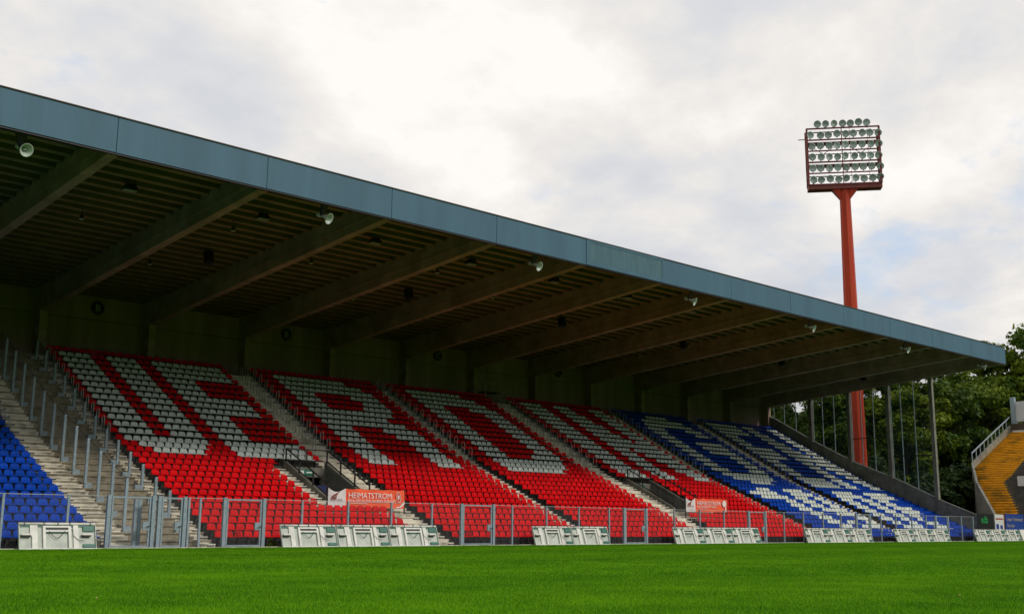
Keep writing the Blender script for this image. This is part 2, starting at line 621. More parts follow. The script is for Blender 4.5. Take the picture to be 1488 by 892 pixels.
# back wall panels and columns
for n in range(-3, 12):
    x0, x1 = XB0 + n * BAY, XB0 + (n + 1) * BAY
    gpart(MB().box(x0 + 0.25, x1 - 0.25, YWALL, YWALL + 0.2, zt(29) - 0.3, 13.90), "wall_panel", "wallc")
    gpart(MB().box(x0 + 0.25, x1 - 0.25, YWALL + 0.03, YWALL + 0.2, 13.96, deck_z(YWALL) + 0.3), "wall_panel", "wallc")
    gpart(MB().box(x0 + 0.25, x1 - 0.25, YWALL - 0.10, YWALL - 0.004, zt(29) + 0.02, zt(29) + 0.62), "wall_plinth", "wallc")
for n in range(-3, 13):
    x = XB0 + n * BAY - (0.25 if n == 12 else 0)
    gpart(MB().box(x - 0.245, x + 0.245, 69.62, YWALL + 0.25, zt(29) - 0.2, deck_z(70) - 0.05), "column", "beamc")
    ya, yb_ = 43.86, 71.2
    bm = MB().prism([(ya, roof_z(ya)), (ya, deck_z(ya) - 0.02), (yb_, deck_z(yb_) - 0.02), (yb_, roof_z(yb_) - 0.12), (62, roof_z(62))], x - 0.24, x + 0.24)
    bm.prism([(ya + 0.1, roof_z(ya) + 0.42), (ya + 0.1, roof_z(ya) + 0.50), (69.6, roof_z(69.6) + 0.64), (69.6, roof_z(69.6) + 0.55)], x - 0.29, x - 0.238)
    gpart(bm, "roof_beam", "beamc")

# roof deck: trapezoidal sheets spanning from beam to beam, one per bay
for n in range(-3, 12):
    x0, x1 = XB0 + n * BAY + 0.25, XB0 + (n + 1) * BAY - 0.25
    if n == 11:
        x1 -= 0.25
    prof = []
    y = 43.95
    while y < 71.0:
        d = deck_z(y)
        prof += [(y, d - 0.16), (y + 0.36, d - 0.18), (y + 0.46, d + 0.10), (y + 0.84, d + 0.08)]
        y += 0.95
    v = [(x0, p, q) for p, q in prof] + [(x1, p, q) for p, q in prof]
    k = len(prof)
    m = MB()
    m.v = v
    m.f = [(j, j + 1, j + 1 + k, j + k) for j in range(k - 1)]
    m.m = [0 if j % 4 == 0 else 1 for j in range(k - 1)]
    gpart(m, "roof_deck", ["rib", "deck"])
m = MB().prism([(43.9, 17.62), (72.3, deck_z(72.3) + 0.32), (72.3, deck_z(72.3) + 0.42), (43.9, 17.74)], XL, 104.28)
gpart(m, "roof_cover", "roofing")
for n in range(-3, 12):
    x0, x1 = XB0 + n * BAY, XB0 + (n + 1) * BAY
    if n == 4:
        m = MB().box(x0 + 0.015, x1 - 0.015, 43.72, 43.84, 16.16, 17.70)
        for (p, q, r_, s_) in ((x0 + 0.015, x1 - 0.015, 16.16, 16.42), (x0 + 0.015, x1 - 0.015, 17.56, 17.70), (x0 + 0.015, x0 + 0.30, 16.42, 17.56), (x1 - 0.16, x1 - 0.015, 16.42, 17.56)):
            m.box(p, q, 43.68, 43.719, r_, s_)
        f = gpart(m, "fascia_panel", "fascia")
        f["label"] = "fascia panel with a stained inset display pane"
        pane = put("display_pane", MB().box(x0 + 0.303, x1 - 0.163, 43.70, 43.717, 16.423, 17.557).mesh("display_pane", "fascia_glass"), f)
    else:
        gpart(MB().box(x0 + 0.015, x1 - 0.015, 43.70, 43.84, 16.16 + rng.uniform(-.006, .006), 17.70), "fascia_panel", "fascia")
gpart(MB().box(XL, 104.25, 43.66, 43.95, 17.705, 17.755), "roof_edge_trim", "brown")
gpart(MB().box(XL, 104.2, 43.74, 43.90, 16.09, 16.15), "roof_edge_trim", "dark")

# end parapet
par = [(46.4, -0.05), (70.6, -0.05), (70.6, 13.5), (69.2, 12.75), (64.3, 9.98), (59.94, 7.75), (55.5, 5.95), (51.1, 3.90), (47.96, 2.62), (46.4, 2.0)]
gpart(MB().prism(par, 104.02, 104.26), "end_parapet", "concrete")
gpart(MB().box(XL, 104.3, YWALL + 0.26, YWALL + 0.6, -0.1, deck_z(YWALL + 0.6) + 0.3), "rear_wall", "wallc")

# block letters on the back wall
for k, (x, ch) in enumerate(((29.2, "B"), (43.4, "B"), (57.8, "C"), (72.0, "C"))):
    o = thing("letter_sign", "dark round sign with letter %s on back wall, %s from the left" % (ch, ("first", "second", "third", "fourth")[k]), "sign", (x, YWALL, 14.75), group="round letter signs on the back wall")
    MB().lathe([(0.001, -0.06), (0.42, -0.06), (0.45, -0.04), (0.45, 0.02)], 20, axis="y").obj("disc", "black", o)
    put("lettering", text_mesh(ch, 0.62, "print_grey", 0.003, "CENTER"), o, (0, -0.07, -0.22), FACE_CAM)

# ------------------------------------------------------------------ seats
def seat_meshes(colour):
    b = MB()
    # backrest: rounded trapezoid with a shallow dish, real thickness
    rows = [(0.485, 0.216, 0.0), (0.56, 0.216, 0.006), (0.64, 0.204, 0.022), (0.695, 0.184, 0.040), (0.732, 0.150, 0.066), (0.745, 0.090, 0.088)]
    cols = (-1, -0.55, 0, 0.55, 1)
    vs = []
    for th in (0.0, 0.028):
        for z, hw, yy in rows:
            for c in cols:
                dish = 0.045 * (1 - c * c)
                vs.append((c * hw, yy + dish - 0.03 + th, z))
    nc, nr = len(cols), len(rows)
    o = nc * nr
    fs = []
    for r in range(nr - 1):
        for c in range(nc - 1):
            a = r * nc + c
            fs.append((a, a + 1, a + nc + 1, a + nc))
            fs.append((a + o, a + nc + o, a + nc + 1 + o, a + 1 + o))
        fs.append((r * nc, (r + 1) * nc, (r + 1) * nc + o, r * nc + o))
        e = r * nc + nc - 1
        fs.append((e, e + o, e + nc + o, e + nc))
    for c in range(nc - 1):
        e = (nr - 1) * nc + c
        fs.append((e, e + 1, e + 1 + o, e + o))
    b.add(vs, fs)
    p = MB()
    prof = [(-0.40, 0.442), (-0.405, 0.468), (-0.37, 0.482), (-0.18, 0.468), (0.0, 0.49), (0.02, 0.472), (-0.18, 0.443), (-0.37, 0.447)]
    p.prism(prof, -0.225, 0.225)
    return b, p


def bracket_mb():
    return MB().box(-0.03, 0.03, -0.30, 0.10, 0.40, 0.44).box(-0.03, 0.03, 0.04, 0.10, 0.0, 0.375)


ROWS_UP = 16  # rows counted from the top that carry the letters
def letterU():
    R = {}
    for r in range(1, 14):
        R[r] = set(range(1, 5)) | set(range(7, 11))
    R[14] = set(range(1, 11)); R[15] = set(range(2, 10)); R[16] = set(range(3, 9))
    return R
def letterE(c0, mid=9):
    R = {}
    for r in range(1, 17):
        if r in (1, 2, 3, 14, 15, 16):
            R[r] = set(range(c0, c0 + 10))
        elif r in (7, 8, 9):
            R[r] = set(range(c0, c0 + mid))
        else:
            R[r] = set(range(c0, c0 + 4))
    return R
def letterN(c0):
    L_ = {1: 4, 2: 4, 3: 5, 4: 5, 5: 6, 6: 6, 7: 7, 8: 8, 9: 13, 10: 4, 11: 4, 12: 4, 13: 4, 14: 4, 15: 4, 16: 4}
    Rr = {1: 4, 2: 4, 3: 4, 4: 4, 5: 4, 6: 4, 7: 4, 8: 4, 9: 0, 10: 8, 11: 7, 12: 6, 13: 5, 14: 5, 15: 4, 16: 4}
    return {r: set(range(c0, c0 + L_[r])) | set(range(c0 + 13 - Rr[r], c0 + 13)) for r in range(1, 17)}
def rg(*pairs):
    s = set()
    for a, b in pairs:
        s |= set(range(a, b + 1))
    return s
def merge(*ds):
    out = {}
    for d in ds:
        for k, v in d.items():
            out[k] = out.get(k, set()) | v
    return out
WHITE = {
    1: merge(letterU(), letterE(13)),
    2: {1: rg((3, 14)), 2: rg((3, 16)), 3: rg((3, 17)), 4: rg((3, 6), (13, 17)), 5: rg((3, 6), (14, 17)), 6: rg((3, 6), (13, 17)), 7: rg((3, 16)), 8: rg((3, 14)), 9: rg((3, 16)),
        10: rg((3, 6), (12, 17)), 11: rg((3, 6), (13, 17)), 12: rg((3, 6), (14, 17)), 13: rg((3, 6), (14, 17)), 14: rg((3, 6), (14, 17)), 15: rg((3, 6), (14, 17)), 16: rg((3, 6), (14, 17))},
    3: merge({1: rg((3, 13)), 2: rg((3, 15)), 3: rg((3, 16)), 4: rg((3, 6), (12, 17)), 13: rg((3, 6), (12, 17)), 14: rg((3, 16)), 15: rg((3, 15)), 16: rg((3, 13))},
             {r: rg((3, 6), (14, 17)) for r in range(5, 13)}),
    4: merge({r: rg((2, 6)) for r in range(1, 17)}, letterN(10)),
    5: merge({1: rg((8, 13)), 2: rg((5, 16)), 3: rg((4, 17)), 4: rg((3, 7), (14, 18)), 5: rg((3, 6), (15, 18)), 6: rg((3, 6)), 7: rg((3, 6), (11, 18)), 8: rg((3, 6), (11, 18)), 9: rg((3, 6), (11, 18)),
              10: rg((3, 6), (15, 18)), 11: rg((3, 6), (15, 18)), 12: rg((3, 6), (15, 18)), 13: rg((3, 7), (14, 18)), 14: rg((4, 17)), 15: rg((5, 16)), 16: rg((8, 13)),
              18: rg((5, 8), (13, 18)), 19: rg((1, 8), (13, 19)), 20: rg((2, 9), (12, 15), (18, 20)), 21: rg((7, 9), (12, 15), (18, 20)), 22: rg((6, 9), (12, 15), (18, 20)), 23: rg((6, 9), (13, 20)),
              24: rg((7, 10), (15, 20)), 25: rg((7, 10), (19, 21)), 26: rg((7, 10), (13, 15), (19, 21)), 27: rg((8, 11), (15, 20))}),
    6: merge(letterE(1), letterN(13), {18: rg((3, 9), (14, 22)), 19: rg((2, 10), (14, 22)), 20: rg((1, 4), (8, 11), (14, 17)), 21: rg((1, 4), (8, 11), (14, 17)), 22: rg((1, 4), (8, 11), (14, 20)),
             23: rg((1, 4), (8, 11), (14, 20)), 24: rg((1, 4), (8, 11), (14, 17)), 25: rg((1, 4), (8, 10), (14, 15)), 26: rg((2, 4), (8, 10), (14, 18)), 27: rg((3, 9), (14, 19))}),
}


def has_seat(b, i, c, x):
    if b == 0:
        return True
    if b == 1 and 5 <= i <= VROW1:
        return c <= (16 if i == VROW1 else 15)
    if b == 4 and VROW0 <= i <= VROW1:
        return x - 0.25 > VOMS[1][1]
    if b == 4 and i in (5, 6):
        return x - 0.25 > 68.75
    return True


SEATS = []
for b, (xs, ncol) in enumerate(BLOCKS):
    for i in range(NROW):
        r = NROW - 1 - i
        for c in range(ncol):
            x = xs + c * SP
            if not has_seat(b, i, c, x):
                continue
            wh = c in WHITE.get(b, {}).get(r, ())
            colr = "white" if wh else ("blue" if b in (0, 5, 6) else "red")
            SEATS.append((b, i, c, x, yref(i), zt(i), colr))


def project(p):
    q = Vector(p) - Vector((0, 0, CAMH))
    d = q.dot(_F)
    return 744 + 1624 * q.dot(_R) / d, 446 - 1624 * q.dot(_U) / d, d


back_mb, pan_mb = seat_meshes("red")
br_mb = bracket_mb()
SM = {c: (back_mb.mesh("backrest", c, True), pan_mb.mesh("seat_pan", c, False)) for c in ("red", "white", "blue")}
BR = br_mb.mesh("bracket", "dark")
vis = []
BOARDS_PX = [(30, 138), (413, 645)]
for s in SEATS:
    px, py, d = project((s[3], s[4], s[5] + 0.6))
    if 4 < px < 1484:
        hid = any(a < px < b_ and py > 764 for a, b_ in BOARDS_PX)
        vis.append((d + (1e3 if hid else 0), s))
vis.sort(key=lambda t: t[0])
near = [s for _, s in vis[:300]]
near_set = {(s[0], s[1], s[2]) for s in near}
ORD = ["front", "second", "third", "fourth", "fifth", "sixth", "seventh", "eighth", "ninth", "tenth", "eleventh", "twelfth", "thirteenth", "fourteenth", "fifteenth", "sixteenth", "seventeenth", "eighteenth", "nineteenth", "twentieth", "twenty-first", "twenty-second", "twenty-third", "twenty-fourth", "twenty-fifth", "twenty-sixth", "twenty-seventh", "twenty-eighth", "twenty-ninth", "top"]
NUM = ["first"] + ORD[1:29]
for (b, i, c, x, y, z, colr) in near:
    rowtxt = "front row" if i == 0 else "%s row from the front" % ORD[i]
    if b == 0:
        lab = "blue plastic seat, %s, %s seat left of the bare terrace" % (rowtxt, NUM[27 - c])
    elif b == 1:
        lab = "%s plastic seat, %s, %s seat right of the bare terrace" % (colr if colr == "red" else "greyish white", rowtxt, NUM[c])
    else:
        lab = "%s plastic seat, %s, %s seat right of the first tunnel stair" % (colr if colr == "red" else "greyish white", rowtxt, NUM[c])
    t = thing("stadium_seat", lab, "seat", (x, y, z), group="plastic seats of the nearest rows")
    put("backrest", SM[colr][0], t)
    put("seat_pan", SM[colr][1], t)
    put("bracket", BR, t)

# every other seat: real geometry, one object
def as_np(mb):
    return np.array(mb.v, dtype=np.float32), [list(f) for f in mb.f]


parts = [(as_np(back_mb), True), (as_np(pan_mb), False)]
V_all, loops, starts, totals, mats, smooth = [], [], [], [], [], []
voff = 0
base_v = np.concatenate([parts[0][0][0], parts[1][0][0], np.array(br_mb.v, dtype=np.float32)])
n0, n1 = len(parts[0][0][0]), len(parts[1][0][0])
faces = parts[0][0][1] + [[k + n0 for k in f] for f in parts[1][0][1]] + [[k + n0 + n1 for k in f] for f in br_mb.f]
fsm = [True] * len(parts[0][0][1]) + [False] * (len(faces) - len(parts[0][0][1]))
isbr = np.array([0] * (len(parts[0][0][1]) + len(parts[1][0][1])) + [1] * len(br_mb.f))
ft = np.array([len(f) for f in faces], dtype=np.int32)
fl = np.array([k for f in faces for k in f], dtype=np.int32)
CI = {"red": 0, "white": 1, "blue": 2}
rest = [s for s in SEATS if (s[0], s[1], s[2]) not in near_set and s[3] > 8]
ns = len(rest)
pos = np.array([(s[3], s[4], s[5]) for s in rest], dtype=np.float32)
jit = rng.normal(0, 0.006, (ns, 1, 3)).astype(np.float32) * np.array([1.0, 1.0, 0.4], dtype=np.float32)
VV = (base_v[None] + pos[:, None] + jit).reshape(-1, 3)
LL = (fl[None] + (np.arange(ns, dtype=np.int32) * len(base_v))[:, None]).reshape(-1)
TT = np.tile(ft, ns)
MM = np.where(np.tile(isbr, ns) == 1, 3, np.repeat(np.array([CI[s[6]] for s in rest]), len(ft)))
SMO = np.tile(np.array(fsm), ns)


def np_mesh(name, VV, LL, TT, mats, mi=None, smooth=None):
    me = bpy.data.meshes.new(name)
    me.vertices.add(len(VV))
    me.vertices.foreach_set("co", np.ascontiguousarray(VV, dtype=np.float32).ravel())
    me.loops.add(len(LL))
    me.loops.foreach_set("vertex_index", np.ascontiguousarray(LL, dtype=np.int32))
    me.polygons.add(len(TT))
    st = np.concatenate([[0], np.cumsum(TT)[:-1]]).astype(np.int32)
    me.polygons.foreach_set("loop_start", st)
    me.polygons.foreach_set("loop_total", np.ascontiguousarray(TT, dtype=np.int32))
    for mm in mats:
        me.materials.append(MT[mm] if isinstance(mm, str) else mm)
    if mi is not None:
        me.polygons.foreach_set("material_index", np.ascontiguousarray(mi, dtype=np.int32))
    if smooth is not None:
        me.polygons.foreach_set("use_smooth", np.ascontiguousarray(smooth, dtype=bool))
    me.update(calc_edges=True)
    me.validate()
    return me


far = put("stadium_seats", np_mesh("stadium_seats", VV, LL, TT, ["red", "white", "blue", "dark"], MM, SMO))
tag(far, "rows of red, white and blue plastic seats filling the rest of the stand", "seats", kind="stuff")

# ------------------------------------------------------------------ stair hoops (upper tier)
def hoop_mesh():
    pts = [(0, -0.16, 0)]
    pts.append((0, -0.16, 0.78))
    for k in range(0, 7):
        a = math.pi - math.pi * k / 6
        pts.append((0, 0.16 * math.cos(a), 0.80 + 0.15 * math.sin(a)))
    pts += [(0, 0.16, 0.78), (0, 0.16, -0.05)]
    return MB().tube(pts, 0.027, 5).mesh("hoop", "rail", True)


HOOP = hoop_mesh()
HL = [(20.30, "line of grey hoop rails beside the upper blue seats at far left"),
      (25.48, "line of grey hoop rails along the left edge of the upper red seats"),
      (38.55, "line of grey hoop rails up the middle of the wide stair above the first tunnel"),
      (39.60, "line of grey hoop rails right on the wide stair above the first tunnel"),
      (51.33, "line of grey hoop rails on the narrow stair between the letters R and D"),
      (50.62, "line of grey hoop rails left on the narrow stair between letters R and D"),
      (63.0, "line of grey hoop rails up the middle of the stair above the second tunnel"),
      (64.05, "line of grey hoop rails on the right edge of the stair above the second tunnel"),
      (77.45, "line of grey hoop rails on the stair where red seats meet blue seats"),
      (90.38, "line of grey hoop rails on the stair between the two right-hand blue blocks")]
for x, lab in HL:
    t = thing("stair_handrail", lab, "handrail", (x, yref(22), zt(22)), group="hoop handrails on the upper stairs")
    for i in range(16, 30):
        put("hoop", HOOP, t, (0, yref(i) - 0.22 - yref(22), zt(i) - zt(22)))

# tunnel railings
for vi, (a, b) in enumerate(VOMS):
    yf, yb = yr(VROW0) + 0.10, yr(VROW1 + 1) - 0.1

    def wt(y):
        k = (y - yr(VROW0)) / (yr(VROW1 + 1) - yr(VROW0))
        return 2.42 + k * (4.64 - 2.42)
    t = thing("tunnel_railing", "black tube railing round the %s stand tunnel" % ("left" if vi == 0 else "right"), "railing", (a, yf, zt(VROW0)), group="black railings round the tunnels")
    org = Vector((a, yf, zt(VROW0)))
    for x in (a + 0.1, b - 0.1):
        m = MB()
        for dz in (0.12, 0.74):
            m.bar(Vector((x, yf, wt(yf) + dz)) - org, Vector((x, yb, wt(yb) + dz)) - org, 0.06)
        m.obj("rail", "black", t)
        for k in range(4):
            y = yf + (yb - yf) * k / 3
            MB().bar(Vector((x, y, wt(y) - 0.02)) - org, Vector((x, y, wt(y) + 0.76)) - org, 0.07).obj("post", "black", t)
    m = MB()
    for dz in (0.10, 0.74):
        m.bar(Vector((a + 0.1, yb, wt(yb) + dz)) - org, Vector((b - 0.1, yb, wt(yb) + dz)) - org, 0.055)
    m.obj("rail", "black", t)
    MB().bar(Vector(((a + b) / 2, yb, wt(yb) - 0.1)) - org, Vector(((a + b) / 2, yb, wt(yb) + 0.74)) - org, 0.06).obj("post", "black", t)
    for k in range(9):
        y = yf + (yb - yf) * (k + 0.4) / 9
        MB().lathe([(0.001, -0.05), (0.10, -0.05), (0.12, 0), (0.10, 0.05), (0.001, 0.05)], 10, axis="y", origin=tuple(Vector((b - 0.02, y, wt(y) + 0.80)) - org)).obj("rail_pad", "black", t)

# ------------------------------------------------------------------ banners on the tunnel parapets
def banner(x0, x1, y, z0, z1, label, line1, line2, ball):
    t = thing("banner", label, "banner", (x0, y, z0), group="orange banners on the tunnel parapets")
    w, h = x1 - x0, z1 - z0

    def cloth(a, b, mat, nx):
        nz = 8
        vs, fs = [], []
        for s in (0, 0.012):
            for k in range(nz + 1):
                for j in range(nx + 1):
                    u = a + (b - a) * j / nx
                    zz_ = h * k / nz
                    top = -0.05 * abs(math.sin(u * 3.1)) * (k / nz) ** 3 - (0.16 * (1 - ((u - (a + b) / 2) / ((b - a) / 2)) ** 2) * (k / nz) ** 2 if mat == "cloth" else 0)
                    yy = 0.02 * math.sin(u * 4.3 + k * 0.5) * (0.3 + k / nz)
                    vs.append((u, yy - 0.05 + s, zz_ + top))
        o = (nx + 1) * (nz + 1)
        for k in range(nz):
            for j in range(nx):
                q = k * (nx + 1) + j
                fs.append((q, q + 1, q + nx + 2, q + nx + 1))
                fs.append((q + o, q + nx + 1 + o, q + nx + 2 + o, q + 1 + o))
        return MB().add(vs, fs).obj("white_panel" if mat == "cloth" else "orange_panel", mat, t, True)
    split = w * 0.225
    cl = cloth(0, split, "cloth", 12)
    og = cloth(split + 0.002, w, "orange", 36)
    yt = -0.105
    for k in range(4):
        MB().tube([(split * (0.16 + 0.085 * k) + 0.07 * math.sin(a) * 0 + 0.30 * (1 - math.cos(a)) * 0.7, yt, h * 0.38 + h * (0.26 + 0.05 * k) * math.sin(a)) for a in [math.pi / 2 * q / 6 for q in range(7)]], 0.022, 4).obj("emblem", "print_red", cl)
    put("lettering", text_mesh("SWK", 0.14, "print_grey"), cl, (split * 0.52, yt, h * 0.36), FACE_CAM)
    put("lettering", text_mesh(line1, h * 0.42, "print_white", sx=1.0), og, (split + w * 0.022, yt, h * 0.50), FACE_CAM)
    put("lettering", text_mesh(line2, h * 0.185, "print_white", sx=1.0), og, (split + w * 0.022, yt, h * 0.31), FACE_CAM)
    MB().box(split + w * 0.05, split + w * 0.27, yt, yt + 0.004, h * 0.215, h * 0.24).obj("lettering", "cloth", og)
    if not ball:
        pts = [(w * 0.915 + 0.11 * math.cos(a) * w * 0.2 * 1.2 - 0.05 * math.sin(a), yt, h * 0.60 + h * 0.26 * math.sin(a)) for a in [2 * math.pi * q / 16 for q in range(17)]]
        MB().tube(pts, 0.022, 4).obj("emblem", "print_white", og)
        MB().box(w * 0.905, w * 0.925, yt, yt + 0.01, h * 0.5, h * 0.7).obj("emblem", "print_white", og)
        MB().add([(w * 0.885, yt, h * 0.08), (w * 0.93, yt, h * 0.10), (w * 0.998, yt, h * 0.40), (w * 0.998, yt, h * 0.26), (w * 0.95, yt, h * 0.06), (w * 0.89, yt, h * 0.02)], [(0, 5, 4, 1), (1, 4, 3, 2)]).obj("emblem", "print_white", og)
    else:
        MB().lathe([(0.001, -0.004), (h * 0.24, -0.004), (h * 0.24, 0.004)], 16, axis="y", origin=(w * 0.915, yt, h * 0.64)).obj("emblem", "print_white", og)
        MB().box(w * 0.935, w * 0.955, yt, yt + 0.01, h * 0.03, h * 0.42).obj("emblem", "print_white", og)
    for u in (-0.03, w + 0.03):
        MB().box(u - 0.03, u + 0.03, -0.06, 0.0, -0.55, h + 0.05).obj("banner_post", "black", t)
    return t


banner(33.88, 38.95, 50.22, 1.95, 2.97, "orange and white banner reading HEIMATSTROM at the left tunnel", "HEIMATSTROM:", "KICK-OFF IN EINE SAUBERE ZUKUNFT", False)
banner(64.15, 69.02, 50.22, 2.14, 3.11, "smaller looking orange and white HEIMATSTROM banner at the right tunnel", "HEIMATSTROM:", "VOLLE ENERGIE MIT HEIMAT", True)

# ------------------------------------------------------------------ dividing fences in the bare terrace
def divider(x, hgt, label, boxes, w):
    t = thing("dividing_fence", label, "fence", (x, yref(14), zt(14)))
    ks = list(range(2, 30, 2))
    prev = None
    for i in ks:
        y, z = yref(i) - 0.2, zt(i)
        rel = Vector((x, y, z)) - Vector((x, yref(14), zt(14)))
        p = put("post", MB().box(-w / 2, w / 2, -w / 2, w / 2, 0, hgt).mesh("post", "steel"), t, rel)
        if boxes:
            put("foot_plate", MB().box(-0.36, -0.05, -0.06, 0.10, 0.0, 0.24).mesh("foot_plate", "steel"), p)
        else:
            put("foot_plate", MB().box(-0.02, 0.30, -0.08, 0.10, -0.02, 0.26).mesh("foot_plate", "steel"), p)
        if prev is not None:
            a, b = prev, rel
            put("net_panel", MB().add([a + Vector((0.05, 0, 0.15)), b + Vector((0.05, 0, 0.15)), b + Vector((0.05, 0, hgt - 0.03)), a + Vector((0.05, 0, hgt - 0.03)),
                                       a + Vector((0.056, 0, 0.15)), b + Vector((0.056, 0, 0.15)), b + Vector((0.056, 0, hgt - 0.03)), a + Vector((0.056, 0, hgt - 0.03))],
                                      [(0, 1, 2, 3), (7, 6, 5, 4)]).mesh("net_panel", "net"), t)
            put("wire", MB().tube([a + Vector((0.05, 0, hgt - 0.05)), b + Vector((0.05, 0, hgt - 0.05))], 0.012, 4).mesh("wire", "dark"), t)
        prev = rel
    return t


divider(21.92, 2.35, "tall grey steel post fence on the left of the bare terrace", False, 0.12)
divider(24.74, 1.25, "lower grey steel post fence beside the red seats on the bare terrace", True, 0.12)

# ------------------------------------------------------------------ perimeter fence and gates
YF = 45.74
FH = 2.17
GATES = [(20.02, 22.10), (22.25, 23.55), (25.35, 27.47), (39.30, 41.71), (52.35, 54.55), (65.27, 67.40), (79.45, 81.66), (92.38, 94.76)]
POSTS = [10.6, 13.2, 15.83, 18.39, 23.68, 24.22, 29.46, 32.08, 34.71, 37.33, 43.05, 45.73, 48.40, 51.04, 57.26, 59.90, 62.52, 69.62, 72.14, 74.78, 77.28, 83.26, 85.68, 88.31, 90.79, 97.23, 99.51, 102.2, 104.9]
fence = thing("perimeter_fence", "long grey steel fence with wire mesh panels in front of the stand", "fence", (50, YF, 0))
fo = Vector((50, YF, 0))
pm = MB().box(-0.045, 0.045, -0.045, 0.045, 0, FH).mesh("post", "steel")
for x in POSTS:
    put("post", pm, fence, (x - 50, 0, 0))
stops = sorted(POSTS + [v for g_ in GATES for v in g_])
gset = {(a, b) for a, b in GATES}
for a, b in zip(stops[:-1], stops[1:]):
    if (a, b) in gset or b - a < 0.2:
        continue
    p = put("mesh_panel", MB().box(a + 0.06 - 50, b - 0.06 - 50, -0.004, 0.004, 0.05, FH - 0.03).mesh("mesh_panel", "mesh"), fence)
    put("top_wire", MB().box(a + 0.05 - 50, b - 0.05 - 50, -0.012, 0.012, FH - 0.028, FH - 0.004).mesh("top_wire", "rail"), p)
GL = ["wide grey steel mesh gate leading to the bare terrace", "narrow grey steel mesh gate between bare terrace and red seats", "grey steel mesh gate before the red seats left of the three boards",
      "grey steel mesh gate right of the three white boards", "grey steel mesh gate just left of the second row of three boards", "grey steel mesh gate below the right-hand orange banner",
      "grey steel mesh gate before the left blue block", "grey steel mesh gate near the right end of the stand"]
for gi, (a, b) in enumerate(GATES):
    t = thing("gate", GL[gi], "gate", (a, YF, 0), group="mesh gates in the perimeter fence")
    w = b - a
    MB().box(-0.02, 0.14, -0.07, 0.07, 0, FH + 0.03).obj("gate_post", "steel", t)
    MB().box(w - 0.14, w + 0.02, -0.07, 0.07, 0, FH + 0.03).obj("gate_post", "steel", t)
    fr = MB().box(0.18, 0.25, -0.03, 0.03, 0.06, FH - 0.02).box(w - 0.25, w - 0.18, -0.03, 0.03, 0.06, FH - 0.02).box(0.25, w - 0.25, -0.03, 0.03, FH - 0.09, FH - 0.02).box(0.25, w - 0.25, -0.03, 0.03, 0.06, 0.13).obj("gate_frame", "steel", t)
    MB().box(0.252, w - 0.252, -0.004, 0.004, 0.132, FH - 0.092).obj("mesh_panel", "mesh", t)
    MB().box(w - 0.50, w - 0.252, -0.04, 0.04, 0.78, 1.12).obj("lock_box", "steel", t)
    hd = MB().bar((w - 0.22, -0.03, 0.93), (w - 0.22, -0.10, 0.93), 0.03).bar((w - 0.34, -0.10, 0.93), (w - 0.20, -0.10, 0.93), 0.03)
    hd.obj("handle", "dark", t)
tw = MB().box(-0.16, -0.01, -0.08, 0.08, 0, 2.05).box(0.01, 0.16, -0.08, 0.08, 0, 2.05).obj("steel_post", "steel", None, loc=(21.62, 46.34, 0.004))
tag(tw, "thick double steel post standing behind the wide gate", "post")

# ------------------------------------------------------------------ advertising boards lying back (seen from behind)
BW, BH = 3.04, 1.02


def board_proto():
    t = thing("advertising_board", "board", "board", group="white perimeter boards seen from behind")
    MB().box(0.02, BW - 0.02, 0.05, 0.09, 0.03, BH - 0.03).obj("back_panel", "boardg", t)
    MB().tube([(0.0, 0.03, BH), (BW - 0.02, 0.03, BH)], 0.055, 8).obj("top_tube", "boardw", t, True)
    MB().box(0.0, BW, -0.02, 0.10, -0.03, 0.035).obj("bottom_rail", "boardw", t)
    for x in (0.0, BW - 0.03):
        MB().box(x, x + 0.03, -0.01, 0.09, 0.036, BH - 0.06).obj("side_rail", "boardg", t)
    for x0, x1 in ((0.50, 0.72), (2.12, 2.32)):
        MB().box(x0, x1, 0.0, 0.049, 0.036, BH - 0.058).obj("upright", "boardw", t)
    MB().box(0.43, 0.498, -0.005, 0.049, 0.52, BH - 0.06).obj("upright", "boardw", t)
    fr = MB().box(0.92, 1.02, -0.03, 0.049, 0.036, BH - 0.09).box(1.92, 2.02, -0.03, 0.049, 0.036, BH - 0.09).box(1.02, 1.92, -0.03, 0.049, BH - 0.16, BH - 0.09).box(1.02, 1.92, -0.03, 0.049, BH - 0.33, BH - 0.26)
    fr.obj("support_frame", "boardw", t)
    MB().box(1.022, 1.918, 0.01, 0.048, BH - 0.25, BH - 0.17).obj("slot", "dark", t)
    MB().box(1.022, 1.918, 0.01, 0.048, BH - 0.37, BH - 0.335).obj("slot", "green", t)
    for x in (0.08, 2.45):
        MB().box(x, x + 0.38, -0.09, 0.049, 0.545, 0.60).box(x + 0.02, x + 0.36, -0.08, 0.049, 0.50, 0.544, 1).obj("handle", ["boardw", "dark"], t)
    MB().box(2.52, 2.96, -0.01, 0.049, BH - 0.30, BH - 0.10).obj("connector", "green", t)
    MB().box(2.50, 2.98, -0.01, 0.049, 0.07, 0.20).obj("connector", "green", t)
    MB().box(0.05, BW - 0.05, 0.02, 0.049, BH - 0.115, BH - 0.062).obj("seam", "green", t)
    MB().tube([(1.15 + 0.62 * k / 10, -0.035, 0.72 - 0.28 * math.sin(math.pi * k / 10)) for k in range(11)], 0.012, 4).obj("cable", "dark", t, True)
    MB().tube([(2.05, -0.02, 0.80), (2.10, -0.03, 0.55), (2.30, -0.03, 0.36), (2.52, -0.03, 0.32)], 0.011, 4).obj("cable", "dark", t, True)
    for x in (0.2, 0.95, 1.5, 1.97, 2.8):
        MB().box(x, x + 0.04, -0.032, 0.07, BH - 0.05, BH + 0.062).obj("clip", "dark", t)
    return t


